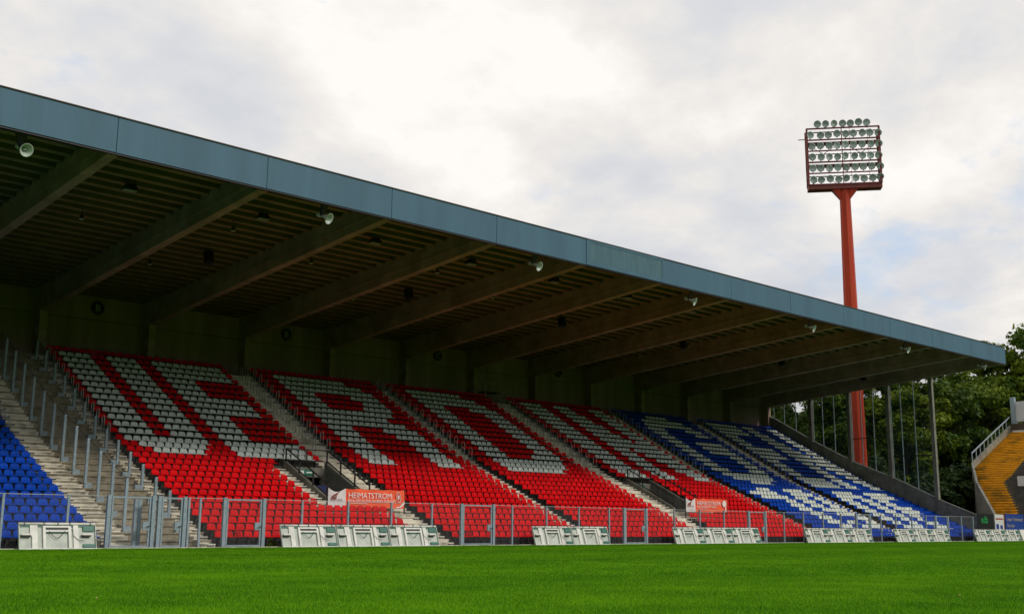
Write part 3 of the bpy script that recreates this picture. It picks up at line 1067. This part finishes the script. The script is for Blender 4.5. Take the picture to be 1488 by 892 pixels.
bp = board_proto()
BG = [(16.26, 1, "blue seats at far left"), (27.92, 3, "left tunnel banner"), (43.98, 2, "letter D red seats"), (56.25, 3, "right tunnel banner"), (71.12, 3, "left blue block"), (84.0, 3, "right blue block"), (98.1, 3, "sign boards at far right")]
first = True
for x0, n, near_txt in BG:
    for k in range(n):
        o = bp if first else copy_tree(bp)
        first = False
        pos_txt = {1: "only unit", 2: ("left unit", "right unit"), 3: ("left unit", "middle unit", "right unit")}[n]
        pt = pos_txt if n == 1 else pos_txt[k]
        o["label"] = "white board from behind, %s below the %s" % (pt, near_txt)
        o.location = (x0 + k * (BW + 0.03), 44.78 + rng.uniform(-0.02, 0.02), 0.03)
        o.rotation_euler = (-0.30 + rng.uniform(-0.015, 0.015), 0, rng.uniform(-0.006, 0.006))
        o["category"] = "board"
wb = MB().box(0, 2.6, -0.02, 0.06, 0.0, 1.06).box(-0.02, 2.62, -0.03, 0.0, 1.0, 1.08).obj("advertising_board", "boardw", None, loc=(107.5, 44.75, 0.03))
wb.rotation_euler = (-0.3, 0, 0)
tag(wb, "plain white board at the right edge of the picture", "board")

# sign boards beyond the end of the stand
def sign(x0, x1, y, z0, z1, label, mat):
    t = thing("sign_board", label, "sign", (x0, y, 0))
    MB().box(0, x1 - x0, 0, 0.06, z0, z1).obj("panel", mat, t)
    for u in (0.08, x1 - x0 - 0.14):
        MB().box(u, u + 0.06, 0.062, 0.12, 0, z1 - 0.05).obj("post", "steel", t)
    return t


s1 = sign(99.9, 103.0, 45.45, 1.05, 2.45, "black sign board with green letters edb at the stand end", "black")
put("lettering", text_mesh("edb", 0.92, "neon", 0.004), s1, (0.62, -0.01, 1.62), FACE_CAM)
s2 = sign(103.35, 105.2, 45.45, 1.05, 2.42, "white poster with red line between the black and blue sign boards", "poster")
MB().box(0.15, 1.75, -0.006, -0.002, 1.95, 2.08).obj("lettering", "print_red", s2)
MB().box(0.2, 0.75, -0.006, -0.002, 1.1, 1.55).obj("figure", "signblue", s2)
MB().box(1.05, 1.55, -0.006, -0.002, 1.1, 1.45).obj("figure", "signblue", s2)
s3 = sign(105.6, 109.6, 45.45, 1.05, 2.48, "blue sign board with tan lettering at far right", "signblue")
put("lettering", text_mesh("Unser Trinkwasser", 0.46, "signtan", 0.004), s3, (0.25, -0.01, 1.85), FACE_CAM)
put("lettering", text_mesh("Von hier", 0.46, "signtan", 0.004), s3, (0.25, -0.01, 1.28), FACE_CAM)
s4 = sign(109.8, 114.2, 45.45, 1.0, 2.45, "plain grey sign board right of the blue sign board", "greystep")

# ------------------------------------------------------------------ glazed end wall
GX = 104.14
t = thing("glazed_screen", "tall glazed wind screen with concrete posts closing the right end of the stand", "glass screen", (GX, 60, 0))
go = Vector((GX, 60, 0))


def par_z(y):
    pts = [(46.4, 2.0), (47.96, 2.62), (51.1, 3.90), (55.5, 5.95), (59.94, 7.75), (64.3, 9.98), (69.2, 12.75), (70.6, 13.5)]
    return float(np.interp(y, [p[0] for p in pts], [p[1] for p in pts]))


COLY = [64.6, 60.1, 55.75, 51.15]
for y in COLY:
    MB().box(-0.20, 0.20, y - 0.18 - 60, y + 0.18 - 60, -0.05 if y < 52 else par_z(y) - 3, roof_z(y) - 0.02).obj("column", "concrete", t)
bays = [(69.2, 64.85, [67.85, 66.44]), (64.35, 60.35, [63.2, 61.85]), (59.85, 56.0, [58.75, 57.4]), (55.5, 51.4, [54.4, 53.0])]
for ya, yb_, mids in bays:
    ys = [ya - 0.04] + mids + [yb_ + 0.04]
    for y in [ya - 0.04] + mids:
        MB().box(-0.035, 0.035, y - 0.04 - 60, y + 0.04 - 60, par_z(y) + 0.05, roof_z(y) - 0.03).obj("mullion", "steel", t)
    tz = par_z((ya + yb_) / 2) + 3.1
    if tz < roof_z(ya) - 0.8:
        MB().box(-0.025, 0.025, yb_ - 60, ya - 60, tz - 0.04, tz + 0.04).obj("transom", "dark", t)
    MB().bar((0, ya - 60, par_z(ya) + 0.05), (0, yb_ - 60, par_z(yb_) + 0.05), 0.09, 0.06).obj("sill_rail", "rail", t)
    for p, q in zip(ys[:-1], ys[1:]):
        MB().prism([(q + 0.04 - 60, par_z(q) + 0.06), (p - 0.04 - 60, par_z(p) + 0.06), (p - 0.04 - 60, roof_z(p) - 0.04), (q + 0.04 - 60, roof_z(q) - 0.04)], -0.006, 0.006).obj("pane", "glass", t)

# ------------------------------------------------------------------ things under the roof
horn = thing("horn_loudspeaker", "x", "loudspeaker", group="horn loudspeakers under the roof edge")
MB().lathe([(0.05, 0.32), (0.07, 0.12), (0.13, -0.06), (0.25, -0.22), (0.28, -0.24), (0.25, -0.21), (0.11, -0.04), (0.04, 0.16), (0.035, -0.12), (0.001, -0.14)], 18, axis="y").obj("horn", "horn", horn, True)
MB().lathe([(0.001, 0.55), (0.11, 0.55), (0.12, 0.50), (0.12, 0.33), (0.001, 0.32)], 12, axis="y").obj("driver", "lamp", horn, True)
MB().add([(-0.62, 0.10, 0.78), (0.05, 0.10, 0.78), (0.07, 0.22, 0.0), (-0.09, 0.22, 0.0), (-0.62, 0.18, 0.78), (0.05, 0.18, 0.78), (0.07, 0.30, 0.0), (-0.09, 0.30, 0.0)],
         [(3, 2, 1, 0), (4, 5, 6, 7), (0, 1, 5, 4), (2, 3, 7, 6), (1, 2, 6, 5), (3, 0, 4, 7)]).obj("bracket", "black", horn)
hp = ["first from the left", "second from the left", "third from the left", "fourth from the left", "fifth from the left", "sixth from the left", "last at the right roof corner"]
for k in range(7):
    o = horn if k == 0 else copy_tree(horn)
    o["label"] = "pale horn loudspeaker hanging under the roof edge, " + hp[k]
    o.location = (14.85 + 14.28 * k, 44.25, 15.60)
    o.rotation_euler = (0.42, 0, 0.30 + 0.06 * ((k * 3) % 5 - 2))
fl_ = thing("roof_floodlight", "x", "floodlight", group="floodlights under the roof deck")
MB().add([(-0.34, -0.26, -0.42), (0.34, -0.26, -0.42), (0.34, 0.26, -0.52), (-0.34, 0.26, -0.52), (-0.2, -0.16, -0.2), (0.2, -0.16, -0.2), (0.2, 0.16, -0.26), (-0.2, 0.16, -0.26)],
         [(3, 2, 1, 0), (4, 5, 6, 7), (0, 1, 5, 4), (1, 2, 6, 5), (2, 3, 7, 6), (3, 0, 4, 7)]).obj("housing", "dark", fl_)
MB().box(-0.30, 0.30, -0.22, 0.20, -0.53, -0.50).obj("lens", "lens", fl_)
MB().tube([(-0.24, 0, -0.3), (-0.28, 0, 0.02), (0.28, 0, 0.02), (0.24, 0, -0.3)], 0.025, 5).obj("yoke", "dark", fl_)
for k in range(11):
    o = fl_ if k == 0 else copy_tree(fl_)
    o["label"] = "dark floodlight under the roof deck, %s bay from the left" % NUM[k]
    o.location = (21.5 + 7.12 * k, 49.3, deck_z(49.3) - 0.12)
pn = thing("pendant_lamp", "x", "lamp", group="small lamps hanging below the roof deck")
MB().tube([(0, 0, 0), (0, 0, -0.45)], 0.015, 5).obj("rod", "dark", pn)
MB().lathe([(0.04, -0.42), (0.08, -0.55), (0.17, -0.72), (0.16, -0.72)], 12).obj("shade", "dark", pn, True)
MB().lathe([(0.001, -0.76), (0.10, -0.75), (0.14, -0.70)], 10).obj("bulb", "horn", pn, True)
PP = [(21.2, 54.0), (28.1, 51.3), (34.7, 54.0), (42.0, 51.4), (48.9, 54.0), (27.4, 59.4), (41.5, 59.4)]
for k, (x, y) in enumerate(PP):
    o = pn if k == 0 else copy_tree(pn)
    o["label"] = "small dark pendant lamp below the roof deck, %s" % ["left bay, front", "second bay, front", "third bay, front", "fourth bay, front", "fifth bay, front", "second bay, towards the back", "fourth bay, towards the back"][k]
    o.location = (x, y, deck_z(y) - 0.1)
sb = thing("box_loudspeaker", "x", "loudspeaker", group="black box loudspeakers under the roof")
MB().box(-0.22, 0.22, -0.2, 0.2, -0.95, -0.25).obj("cabinet", "black", sb)
MB().box(-0.19, 0.19, -0.215, -0.201, -0.92, -0.28).obj("grille", "dark", sb)
MB().tube([(0, 0, 0.02), (0, 0, -0.26)], 0.03, 5).obj("bracket", "dark", sb)
for k in range(6):
    o = sb if k == 0 else copy_tree(sb)
    o["label"] = "black box loudspeaker deep under the roof, %s from the left" % NUM[k]
    o.location = (29.6 + 14.32 * k, 56.8, deck_z(56.8) - 0.1)
    o.rotation_euler = (-0.25, 0, 0)
# small camera platform above the third stair
pl = thing("camera_platform", "small railed platform by the back wall left of the second wide stair", "platform", (62.6, 69.4, zt(29)))
MB().box(-0.9, 0.9, -0.45, 0.45, 0.9, 0.98).obj("deck", "dark", pl)
for x, y in ((-0.8, -0.4), (0.8, -0.4), (-0.8, 0.4), (0.8, 0.4)):
    MB().bar((x, y, 0), (x, y, 1.7), 0.06).obj("leg", "rail", pl)
MB().bar((-0.8, -0.4, 1.7), (0.8, -0.4, 1.7), 0.05).obj("rail", "rail", pl)

# ------------------------------------------------------------------ floodlight mast
mx_, my_ = 117.9, 67.1
mast = thing("floodlight_mast", "tall red floodlight mast rising behind the right end of the stand", "floodlight mast", (mx_, my_, 0), math.radians(-52))
# local -Y faces the pitch
prof = [(1.05, -0.1), (1.0, 4), (0.92, 14), (0.80, 26), (0.62, 41.15)]
MB().lathe(prof, 8).obj("pole", "mastred", mast)
MB().lathe([(1.5, -0.1), (1.5, 0.6), (1.1, 0.7)], 8).obj("footing", "concrete", mast)
for s in (-1, 1):
    MB().add([(s * 0.5, -0.35, 39.8), (s * 1.5, -0.5, 41.1), (s * 0.5, -0.5, 41.1), (s * 0.5, 0.35, 39.8), (s * 1.5, 0.5, 41.1), (s * 0.5, 0.5, 41.1)], [(0, 1, 2), (5, 4, 3), (0, 3, 4, 1), (1, 4, 5, 2), (2, 5, 3, 0)]).obj("bracket", "mastred", mast)
HW, HZ0, HZ1, HD = 4.30, 41.1, 48.75, 0.7
fr = MB().box(-HW, HW, -HD, HD, HZ0, HZ0 + 0.55)
fr.obj("base_beam", "mastdark", mast)
for x in (-HW, HW):
    f2 = MB()
    for y in (-HD, HD):
        f2.bar((x * 0.985, y, HZ0 + 0.55), (x * 0.985, y, HZ1), 0.22)
    for k in range(9):
        za, zb_ = HZ0 + 0.6 + k * 0.78, HZ0 + 0.6 + (k + 1) * 0.78
        f2.bar((x * 0.985, -HD if k % 2 else HD, za), (x * 0.985, HD if k % 2 else -HD, zb_), 0.08)
    f2.obj("side_frame", "mastdark", mast)
LZ = [HZ0 + 0.58 + k * 1.41 for k in range(5)]
for k, z in enumerate(LZ):
    MB().bar((-HW, -HD, z), (HW, -HD, z), 0.14).bar((-HW, HD, z + 0.02), (HW, HD, z + 0.02), 0.10).obj("cross_bar", "mastdark", mast)
for z in (HZ0 + 3.02, HZ0 + 5.85):
    MB().box(-HW + 0.1, HW - 0.1, -HD + 0.1, HD - 0.1, z, z + 0.12).bar((-HW, HD - 0.05, z + 0.35), (HW, HD - 0.05, z + 0.35), 0.06).bar((-HW, -HD + 0.02, z + 0.30), (HW, -HD + 0.02, z + 0.30), 0.06).obj("walkway", "mastdark", mast)
MB().bar((-HW, -HD, HZ1), (HW, -HD, HZ1), 0.16).bar((-HW, HD, HZ1), (HW, HD, HZ1), 0.12).obj("cross_bar", "mastdark", mast)
for x in (-0.15, 0.8, 2.9):
    MB().bar((x, -HD + 0.05, HZ0 + 0.55), (x, -HD + 0.05, HZ1), 0.10 if x == -0.15 else 0.04).obj("upright", "mastdark", mast)
dg = MB()
for a, b in (((-HW, LZ[0]), (-2.2, LZ[1])), ((-2.2, LZ[1]), (-0.15, LZ[0])), ((0, LZ[0]), (2.2, LZ[1])), ((2.2, LZ[1]), (HW, LZ[0])), ((-HW, LZ[4]), (-2.2, LZ[3])), ((-2.2, LZ[3]), (-0.15, LZ[4])), ((0, LZ[4]), (2.2, LZ[3])), ((2.2, LZ[3]), (HW, LZ[4]))):
    dg.bar((a[0], HD - 0.1, a[1]), (b[0], HD - 0.1, b[1]), 0.06)
dg.obj("brace", "mastdark", mast)
MB().bar((-HW - 0.1, 0, HZ1 - 1.1), (-HW - 0.9, 0, HZ1 - 1.1), 0.08).obj("arm", "mastdark", mast)
lm = MB().lathe([(0.10, 0.46), (0.24, 0.36), (0.42, 0.06), (0.445, 0.0), (0.40, -0.01)], 16, axis="y")
lm.lathe([(0.395, -0.004), (0.28, 0.05), (0.001, 0.11)], 16, 1, axis="y")
lm.box(-0.05, 0.05, 0.1, 0.2, -0.52, -0.2, 2)
LAMP = lm.mesh("lamp", ["lamp", "lens", "mastdark"], True)
for r in range(6):
    if r == 5:
        xs_ = np.linspace(-2.9, 2.9, 7)
        z = HZ1 + 0.55
    else:
        xs_ = np.linspace(-HW + 0.62, HW - 0.15, 9)
        z = LZ[r] + 0.60
    for x in xs_:
        o = put("lamp", LAMP, mast, (x + rng.normal(0, 0.05), -HD - 0.12, z + rng.normal(0, 0.04)), (0.30 + rng.normal(0, 0.10), 0, rng.normal(0.0, 0.22)))

# ------------------------------------------------------------------ yellow corner terrace on the right
ct = thing("yellow_terrace", "weathered yellow stepped terrace in the far right corner behind the goal", "terrace", (136, 60, 0))
co = Vector((136, 60, 0))
LX = [(119.5, 52.0, 1.0), (124, 54.9, 2.95), (130, 58.8, 5.6), (136, 61.9, 8.15), (144, 62.8, 11.0), (152, 63.7, 13.8)]
RX = [(119.5, 50.2), (124, 51.9), (132, 56.6), (134, 56.4), (144, 57.6), (152, 58.6)]
nst = 46
ym, gm = MB(), MB()
for k in range(nst):
    xa = 119.5 + (152 - 119.5) * k / nst
    xb = 119.5 + (152 - 119.5) * (k + 1) / nst
    yl = float(np.interp((xa + xb) / 2, [p[0] for p in LX], [p[1] for p in LX]))
    z = float(np.interp(xb, [p[0] for p in LX], [p[2] for p in LX]))
    yr_ = float(np.interp((xa + xb) / 2, [p[0] for p in RX], [p[1] for p in RX]))
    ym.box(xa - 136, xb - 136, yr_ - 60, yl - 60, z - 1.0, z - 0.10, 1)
    ym.box(xa - 136 - 0.10, xb - 136 - 0.12, yr_ - 60, yl - 60, z - 0.098, z)
    gm.box(xa - 136, xb - 136, 20 - 60, yr_ - 0.004 - 60, z - 1.0, z - 0.03)
ym.obj("yellow_steps", ["yellow", "yellow_worn_shaded"], ct)
gm.obj("grey_steps", "greystep", ct)
for (xa, ya, za), (xb, yb_, zb_) in zip(LX[:-1], LX[1:]):
    vs = [(xa, ya + 0.02, -0.1), (xb, yb_ + 0.02, -0.1), (xb, yb_ + 0.02, zb_ + 0.95), (xa, ya + 0.02, za + 0.95), (xa, ya + 0.3, -0.1), (xb, yb_ + 0.3, -0.1), (xb, yb_ + 0.3, zb_ + 0.95), (xa, ya + 0.3, za + 0.95)]
    MB().add([Vector(v_) - co for v_ in vs], [(0, 1, 2, 3), (7, 6, 5, 4), (0, 4, 5, 1), (3, 2, 6, 7), (0, 3, 7, 4), (1, 5, 6, 2)]).obj("side_wall", "concrete", ct)
    if za > 7:
        rl = MB()
        rl.bar(Vector((xa, ya + 0.15, za + 2.1)) - co, Vector((xb, yb_ + 0.15, zb_ + 2.1)) - co, 0.12)
        for q in range(5):
            s_ = q / 5
            p = Vector((xa + (xb - xa) * s_, ya + 0.15 + (yb_ - ya) * s_, za + (zb_ - za) * s_)) - co
            rl.bar(p + Vector((0, 0, 0.9)), p + Vector((0, 0, 2.1)), 0.09)
        rl.obj("railing", "steel", ct)
MB().box(152 - 136, 152.4 - 136, 20 - 60, 63.9 - 60, 10, 15.0).obj("rear_wall", "brown", ct)
MB().box(151.9 - 136, 151.98 - 136, 20 - 60, 63.6 - 60, 13.85, 14.1).obj("kerb", "whitewall", ct)
for y, z, w_ in ((54.0, 5.9, 0.9), (50.5, 4.3, 1.0)):
    MB().box(129.4 - 136, 129.46 - 136, y - w_ - 60, y - 60, z, z + 1.1).obj("notice", "poster", ct)
for y in (51.5, 47.0):
    MB().bar((135 - 136, y - 60, 8.4), (135 - 136, y - 60, 9.6), 0.08).bar((135 - 136, y - 60, 9.6), (135 - 136, y - 4.5 - 60, 9.6), 0.08).obj("crush_barrier", "rail", ct)
sc_ = thing("white_screen", "pale panel wall on a post above the yellow terrace", "wall", (152.8, 60, 0))
MB().box(-0.2, 0, -40, 3.2, 15.3, 18.0).obj("panel", "whitewall", sc_)
MB().box(-0.5, 0.1, 3.2, 3.75, 8, 18.6).obj("post", "steel", sc_)

# ------------------------------------------------------------------ trees
MT["leaf_a"] = leaf_material("leaf_dark_green", (0.020, 0.050, 0.005), (0.080, 0.130, 0.010))
MT["leaf_b"] = leaf_material("leaf_mid_green", (0.036, 0.080, 0.006), (0.175, 0.230, 0.014))
MT["leaf_c"] = leaf_material("leaf_shrub_green", (0.014, 0.030, 0.006), (0.034, 0.060, 0.010))


def crown_mesh(name, mat, rx, rz, zc, nclump, nleaf, lsize, seed, low=0.0):
    r = np.random.default_rng(seed)
    u = r.normal(size=(nclump, 3))
    u /= np.linalg.norm(u, axis=1)[:, None]
    rad = r.uniform(0.35, 1.0, nclump) ** 0.55
    cc = u * rad[:, None] * np.array([rx, rx, rz])
    cc[:, 2] = np.maximum(cc[:, 2], -rz * (0.75 + low))
    cr = r.uniform(0.16, 0.32, nclump) * rx
    idx = r.integers(0, nclump, nleaf)
    d = r.normal(size=(nleaf, 3))
    d /= np.linalg.norm(d, axis=1)[:, None]
    dist = cr[idx] * r.uniform(0.25, 1.05, nleaf) ** 0.5
    p = cc[idx] + d * dist[:, None] * np.array([1.1, 1.1, 0.75])
    p[:, 2] += zc
    nrm = d + r.normal(size=(nleaf, 3)) * 0.6 + np.array([0, 0, 0.5])
    nrm /= np.linalg.norm(nrm, axis=1)[:, None]
    a = np.cross(nrm, r.normal(size=(nleaf, 3)))
    a /= np.linalg.norm(a, axis=1)[:, None]
    b = np.cross(nrm, a)
    s = lsize * r.uniform(0.6, 1.35, nleaf)
    a *= s[:, None]
    b *= (s * 0.62)[:, None]
    q = np.stack([p - a, p + b * 0.9 - a * 0.1, p + a, p - b], axis=1).reshape(-1, 3)
    return np_mesh(name, q, np.arange(nleaf * 4), np.full(nleaf, 4), [mat]), cc + np.array([0, 0, zc])


def trunk_mb(h, r0, tips, seed):
    rr = random.Random(seed)
    m = MB()
    m.tube([(0, 0, -0.2), (0.1, 0.05, h * 0.3), (-0.1, 0.1, h * 0.6), (0.05, 0, h * 0.85)], r0, 8, r2=r0 * 0.35)
    for tp in tips:
        z0_ = rr.uniform(0.3, 0.7) * h
        mid = Vector((tp[0] * 0.45, tp[1] * 0.45, z0_ + (tp[2] - z0_) * 0.6))
        m.tube([(0, 0, z0_), mid, tp], r0 * 0.28, 5, r2=r0 * 0.06)
    return m


TREE_V = []
for k, (mat, rx, rz, zc, ncl, nl) in enumerate((("leaf_a", 6.6, 10.0, 14.5, 60, 17000), ("leaf_b", 6.0, 9.0, 13.5, 52, 15000), ("leaf_b", 7.4, 11.0, 16.0, 66, 19000))):
    me, cc = crown_mesh("crown", mat, rx, rz, zc, ncl, int(nl * 1.35), 0.31, 40 + k, 0.25)
    tm = trunk_mb(zc + rz * 0.5, 0.42, [tuple(c) for c in cc[:14]], k).mesh("trunk", "bark", True)
    TREE_V.append((me, tm))
TREES = [  # x, y, scale, variant, label
    (128.0, 88.5, 0.92, 0, "leafy green tree behind the far left panes of the glazed screen"),
    (134.0, 86.5, 0.80, 1, "lighter green tree behind the second bay of the glazed screen"),
    (133.0, 78.0, 0.86, 0, "dark green tree just left of the red mast behind the glass"),
    (139.5, 78.5, 1.00, 2, "broad green tree just right of the red mast behind the glass"),
    (136.5, 70.8, 0.92, 1, "green tree behind the last bay of the glazed screen"),
    (146.0, 72.5, 0.98, 0, "tall dark green tree right of the end column of the stand"),
    (158.0, 72.0, 0.97, 2, "tall green tree left of the yellow terrace"),
    (166.0, 77.5, 0.86, 1, "green tree between the stand end and the yellow terrace"),
    (168.0, 67.0, 1.16, 2, "tallest sunlit green tree at the right edge of the picture"),
    (176.0, 74.5, 0.98, 0, "dark green tree behind the pale panel wall"),
    (152.0, 88.0, 1.0, 1, "green tree standing far behind the red mast"),
    (143.0, 96.0, 0.92, 0, "green tree far behind the left panes of the glazed screen"),
]
for k, (x, y, s, v, lab) in enumerate(TREES):
    t = thing("tree", lab, "tree", (x, y, 0), k * 1.7, group="trees behind the stand end")
    t.scale = (s, s, s * (0.96 + 0.08 * ((k * 7) % 3) / 2))
    put("crown", TREE_V[v][0], t)
    put("trunk", TREE_V[v][1], t)
sh, _ = crown_mesh("foliage", "leaf_c", 3.6, 3.4, 2.6, 34, 7000, 0.34, 77, 0.2)
stm = trunk_mb(3.0, 0.12, [(0.8, 0.3, 3.2), (-0.7, 0.5, 3.0), (0.1, -0.9, 2.8)], 5).mesh("stem", "bark", True)
SH = [(118.5, 75.5), (123.5, 76.0), (121.0, 69.5), (126.0, 70.5), (127.5, 64.5), (132.0, 66.0), (136.5, 64.5), (131.5, 72.5), (141.0, 66.0), (145.0, 66.5), (116.5, 81.0), (121.5, 83.0), (150.5, 67.5)]
SHL = ["behind the left panes of the screen", "behind the second screen bay", "close to the foot of the red mast", "just right of the mast foot", "behind the end column of the stand", "right of the end column",
       "left of the yellow terrace foot", "behind the last screen bay", "between end column and yellow terrace, nearer", "between end column and yellow terrace, farther", "farthest behind the left panes", "far behind the second screen bay", "hard against the yellow terrace wall"]
for k, (x, y) in enumerate(SH):
    s = 1.0 + 0.35 * ((k * 5) % 4) / 3
    t = thing("shrub", "dark bushy shrub behind the stand end, " + SHL[k], "shrub", (x, y, -0.1), k * 2.1, group="shrubs under the trees behind the stand end")
    t.scale = (s, s, s * 1.15)
    put("foliage", sh, t)
    put("stem", stm, t)
# distant wood closing the horizon
wv = []
r_ = np.random.default_rng(5)
nW = 60000
ang = r_.uniform(math.radians(12), math.radians(52), nW)
rad = r_.uniform(200, 215, nW)
hz = r_.uniform(0, 1, nW) ** 0.8 * (9 + 4 * np.sin(ang * 40) + 3 * np.sin(ang * 97 + 1))
p = np.stack([np.cos(ang) * rad, np.sin(ang) * rad, hz], 1)
# added unseen tree ring: blocks low sky so the upper rows stay darker
nR = 60000
tt = r_.uniform(0, 1, nR)
path = np.array([(205, 30), (190, -70), (120, -80), (-20, -80), (-110, -70), (-120, 40), (-100, 110)], dtype=float)
seg = np.concatenate([[0], np.cumsum(np.linalg.norm(np.diff(path, axis=0), axis=1))])
sx_ = np.interp(tt * seg[-1], seg, path[:, 0]) + r_.normal(0, 4, nR)
sy_ = np.interp(tt * seg[-1], seg, path[:, 1]) + r_.normal(0, 4, nR)
sz_ = r_.uniform(0, 1, nR) ** 0.9 * (27 + 4 * np.sin(tt * 150) + 2 * np.sin(tt * 331))
p = np.concatenate([p, np.stack([sx_, sy_, sz_], 1)])
nW += nR
a = r_.normal(size=(nW, 3)); a /= np.linalg.norm(a, axis=1)[:, None]
b = np.cross(a, r_.normal(size=(nW, 3))); b /= np.linalg.norm(b, axis=1)[:, None]
a[60000:] *= 1.4; b[60000:] *= 1.4
q = np.stack([p - a, p + b * 0.7, p + a, p - b * 0.7], 1).reshape(-1, 3)
wood = put("distant_wood", np_mesh("distant_wood", q, np.arange(nW * 4), np.full(nW, 4), ["leaf_a"]))
tag(wood, "dark mass of distant trees behind the stadium", "wood", kind="stuff")
# weeds at the gate
wm, _ = crown_mesh("leaves", "leaf_b", 0.22, 0.2, 0.2, 10, 260, 0.05, 3)
for x, lab in ((27.75, "small green weed at the gate foot beside the three boards"),):
    t = thing("weed", lab, "weed", (x, 45.5, 0))
    put("leaves", wm, t)
    put("stem", MB().tube([(0, 0, 0), (0, 0, 0.25)], 0.008, 4).mesh("stem", "leaf_b"), t)

# ------------------------------------------------------------------ grass blades (geometry-node scatter)
MT["blade"] = leaf_material("grass_blade", (0.046, 0.190, 0.001), (0.195, 0.435, 0.003), 0.6, 0.8, 0.09)


def patch_mesh(size, nb, hgt, wid, seed):
    r = np.random.default_rng(seed)
    x, y = r.uniform(-size / 2, size / 2, (2, nb))
    an = r.uniform(0, 2 * math.pi, nb)
    h = hgt * r.uniform(0.55, 1.25, nb)
    lean = h * r.uniform(0.1, 0.9, nb)
    la = r.uniform(0, 2 * math.pi, nb)
    dx, dy = np.cos(an) * wid / 2, np.sin(an) * wid / 2
    z = np.zeros(nb)
    b0 = np.stack([x - dx, y - dy, z], 1)
    b1 = np.stack([x + dx, y + dy, z], 1)
    m0 = np.stack([x - dx * .8 + np.cos(la) * lean * .35, y - dy * .8 + np.sin(la) * lean * .35, h * .6], 1)
    m1 = np.stack([x + dx * .8 + np.cos(la) * lean * .35, y + dy * .8 + np.sin(la) * lean * .35, h * .6], 1)
    tp = np.stack([x + np.cos(la) * lean, y + np.sin(la) * lean, h], 1)
    q = np.stack([b0, b1, m1, m0, tp], 1).reshape(-1, 3)
    o = np.arange(nb)[:, None] * 5
    LL = np.concatenate([o + np.array([0, 1, 2, 3]), o + np.array([3, 2, 4])], 1).reshape(-1)
    TT = np.tile([4, 3], nb)
    return np_mesh("grass_tuft", q, LL, TT, ["blade"])


def grass(name, pts, patch, label):
    me = bpy.data.meshes.new(name)
    me.from_pydata(pts, [], [])
    o = put(name, me)
    src = bpy.data.objects.new(name + "_tuft", patch)
    ng = bpy.data.node_groups.new(name + "_scatter", "GeometryNodeTree")
    ng.interface.new_socket("Geometry", in_out="INPUT", socket_type="NodeSocketGeometry")
    ng.interface.new_socket("Geometry", in_out="OUTPUT", socket_type="NodeSocketGeometry")
    gi, go_ = ng.nodes.new("NodeGroupInput"), ng.nodes.new("NodeGroupOutput")
    iop = ng.nodes.new("GeometryNodeInstanceOnPoints")
    oi = ng.nodes.new("GeometryNodeObjectInfo")
    oi.inputs["Object"].default_value = src
    rv = ng.nodes.new("FunctionNodeRandomValue")
    rv.data_type = "FLOAT_VECTOR"
    rv.inputs[0].default_value = (0, 0, 0)
    rv.inputs[1].default_value = (0, 0, 6.283)
    ng.links.new(gi.outputs[0], iop.inputs["Points"])
    ng.links.new(oi.outputs["Geometry"], iop.inputs["Instance"])
    ng.links.new(rv.outputs[0], iop.inputs["Rotation"])
    ng.links.new(iop.outputs[0], go_.inputs[0])
    md = o.modifiers.new("scatter", "NODES")
    md.node_group = ng
    tag(o, label, "grass", kind="stuff")
    return o


pts_n, pts_f = [], []
st = 0.5
for ix in range(0, 240):
    for iy in range(0, 90):
        x, y = ix * st - 2 + rng.uniform(-.1, .1), iy * st + 0.1 + rng.uniform(-.1, .1)
        if y > 44.95:
            continue
        u, v, d = project((x, y, 0.0))
        if d < 5 or u < -60 or u > 1550 or v > 960:
            continue
        (pts_n if d < 24 else pts_f).append((x, y, -0.008))
grass("grass", pts_n, patch_mesh(0.75, 900, 0.055, 0.006, 1), "short green turf of the pitch in the foreground")
grass("grass", pts_f, patch_mesh(0.75, 420, 0.055, 0.010, 2), "short green turf of the pitch towards the stand")
# fallen leaves
flv = MB().add([(-0.03, 0, 0.03), (0, 0.02, 0.045), (0.035, 0, 0.03), (0, -0.02, 0.04), (0, 0, 0.025)], [(0, 3, 2, 1), (0, 1, 4), (1, 2, 4), (2, 3, 4), (3, 0, 4)]).mesh("fallen_leaf", material("dry_leaf", (0.45, 0.27, 0.10), 0.8))
FL = [((7.9, 14.2), "pale dry leaf on the near turf at the lower left"), ((6.6, 15.2), "pale dry leaf on the turf at the far lower left"), ((17.2, 8.2), "dry leaf on the near turf at the lower right"),
      ((21.5, 13.5), "dry leaf on the turf right of the middle"), ((16.4, 32.5), "dry leaf on the turf before the wide gate"), ((31.0, 17.2), "dry leaf on the turf towards the right")]
for (x, y), lab in FL:
    o = put("fallen_leaf", flv, None, (x, y, 0.02), (0.2, 0.1, x))
    o.scale = (0.9, 0.9, 0.9)
    tag(o, lab, "leaf", "fallen leaves on the pitch")
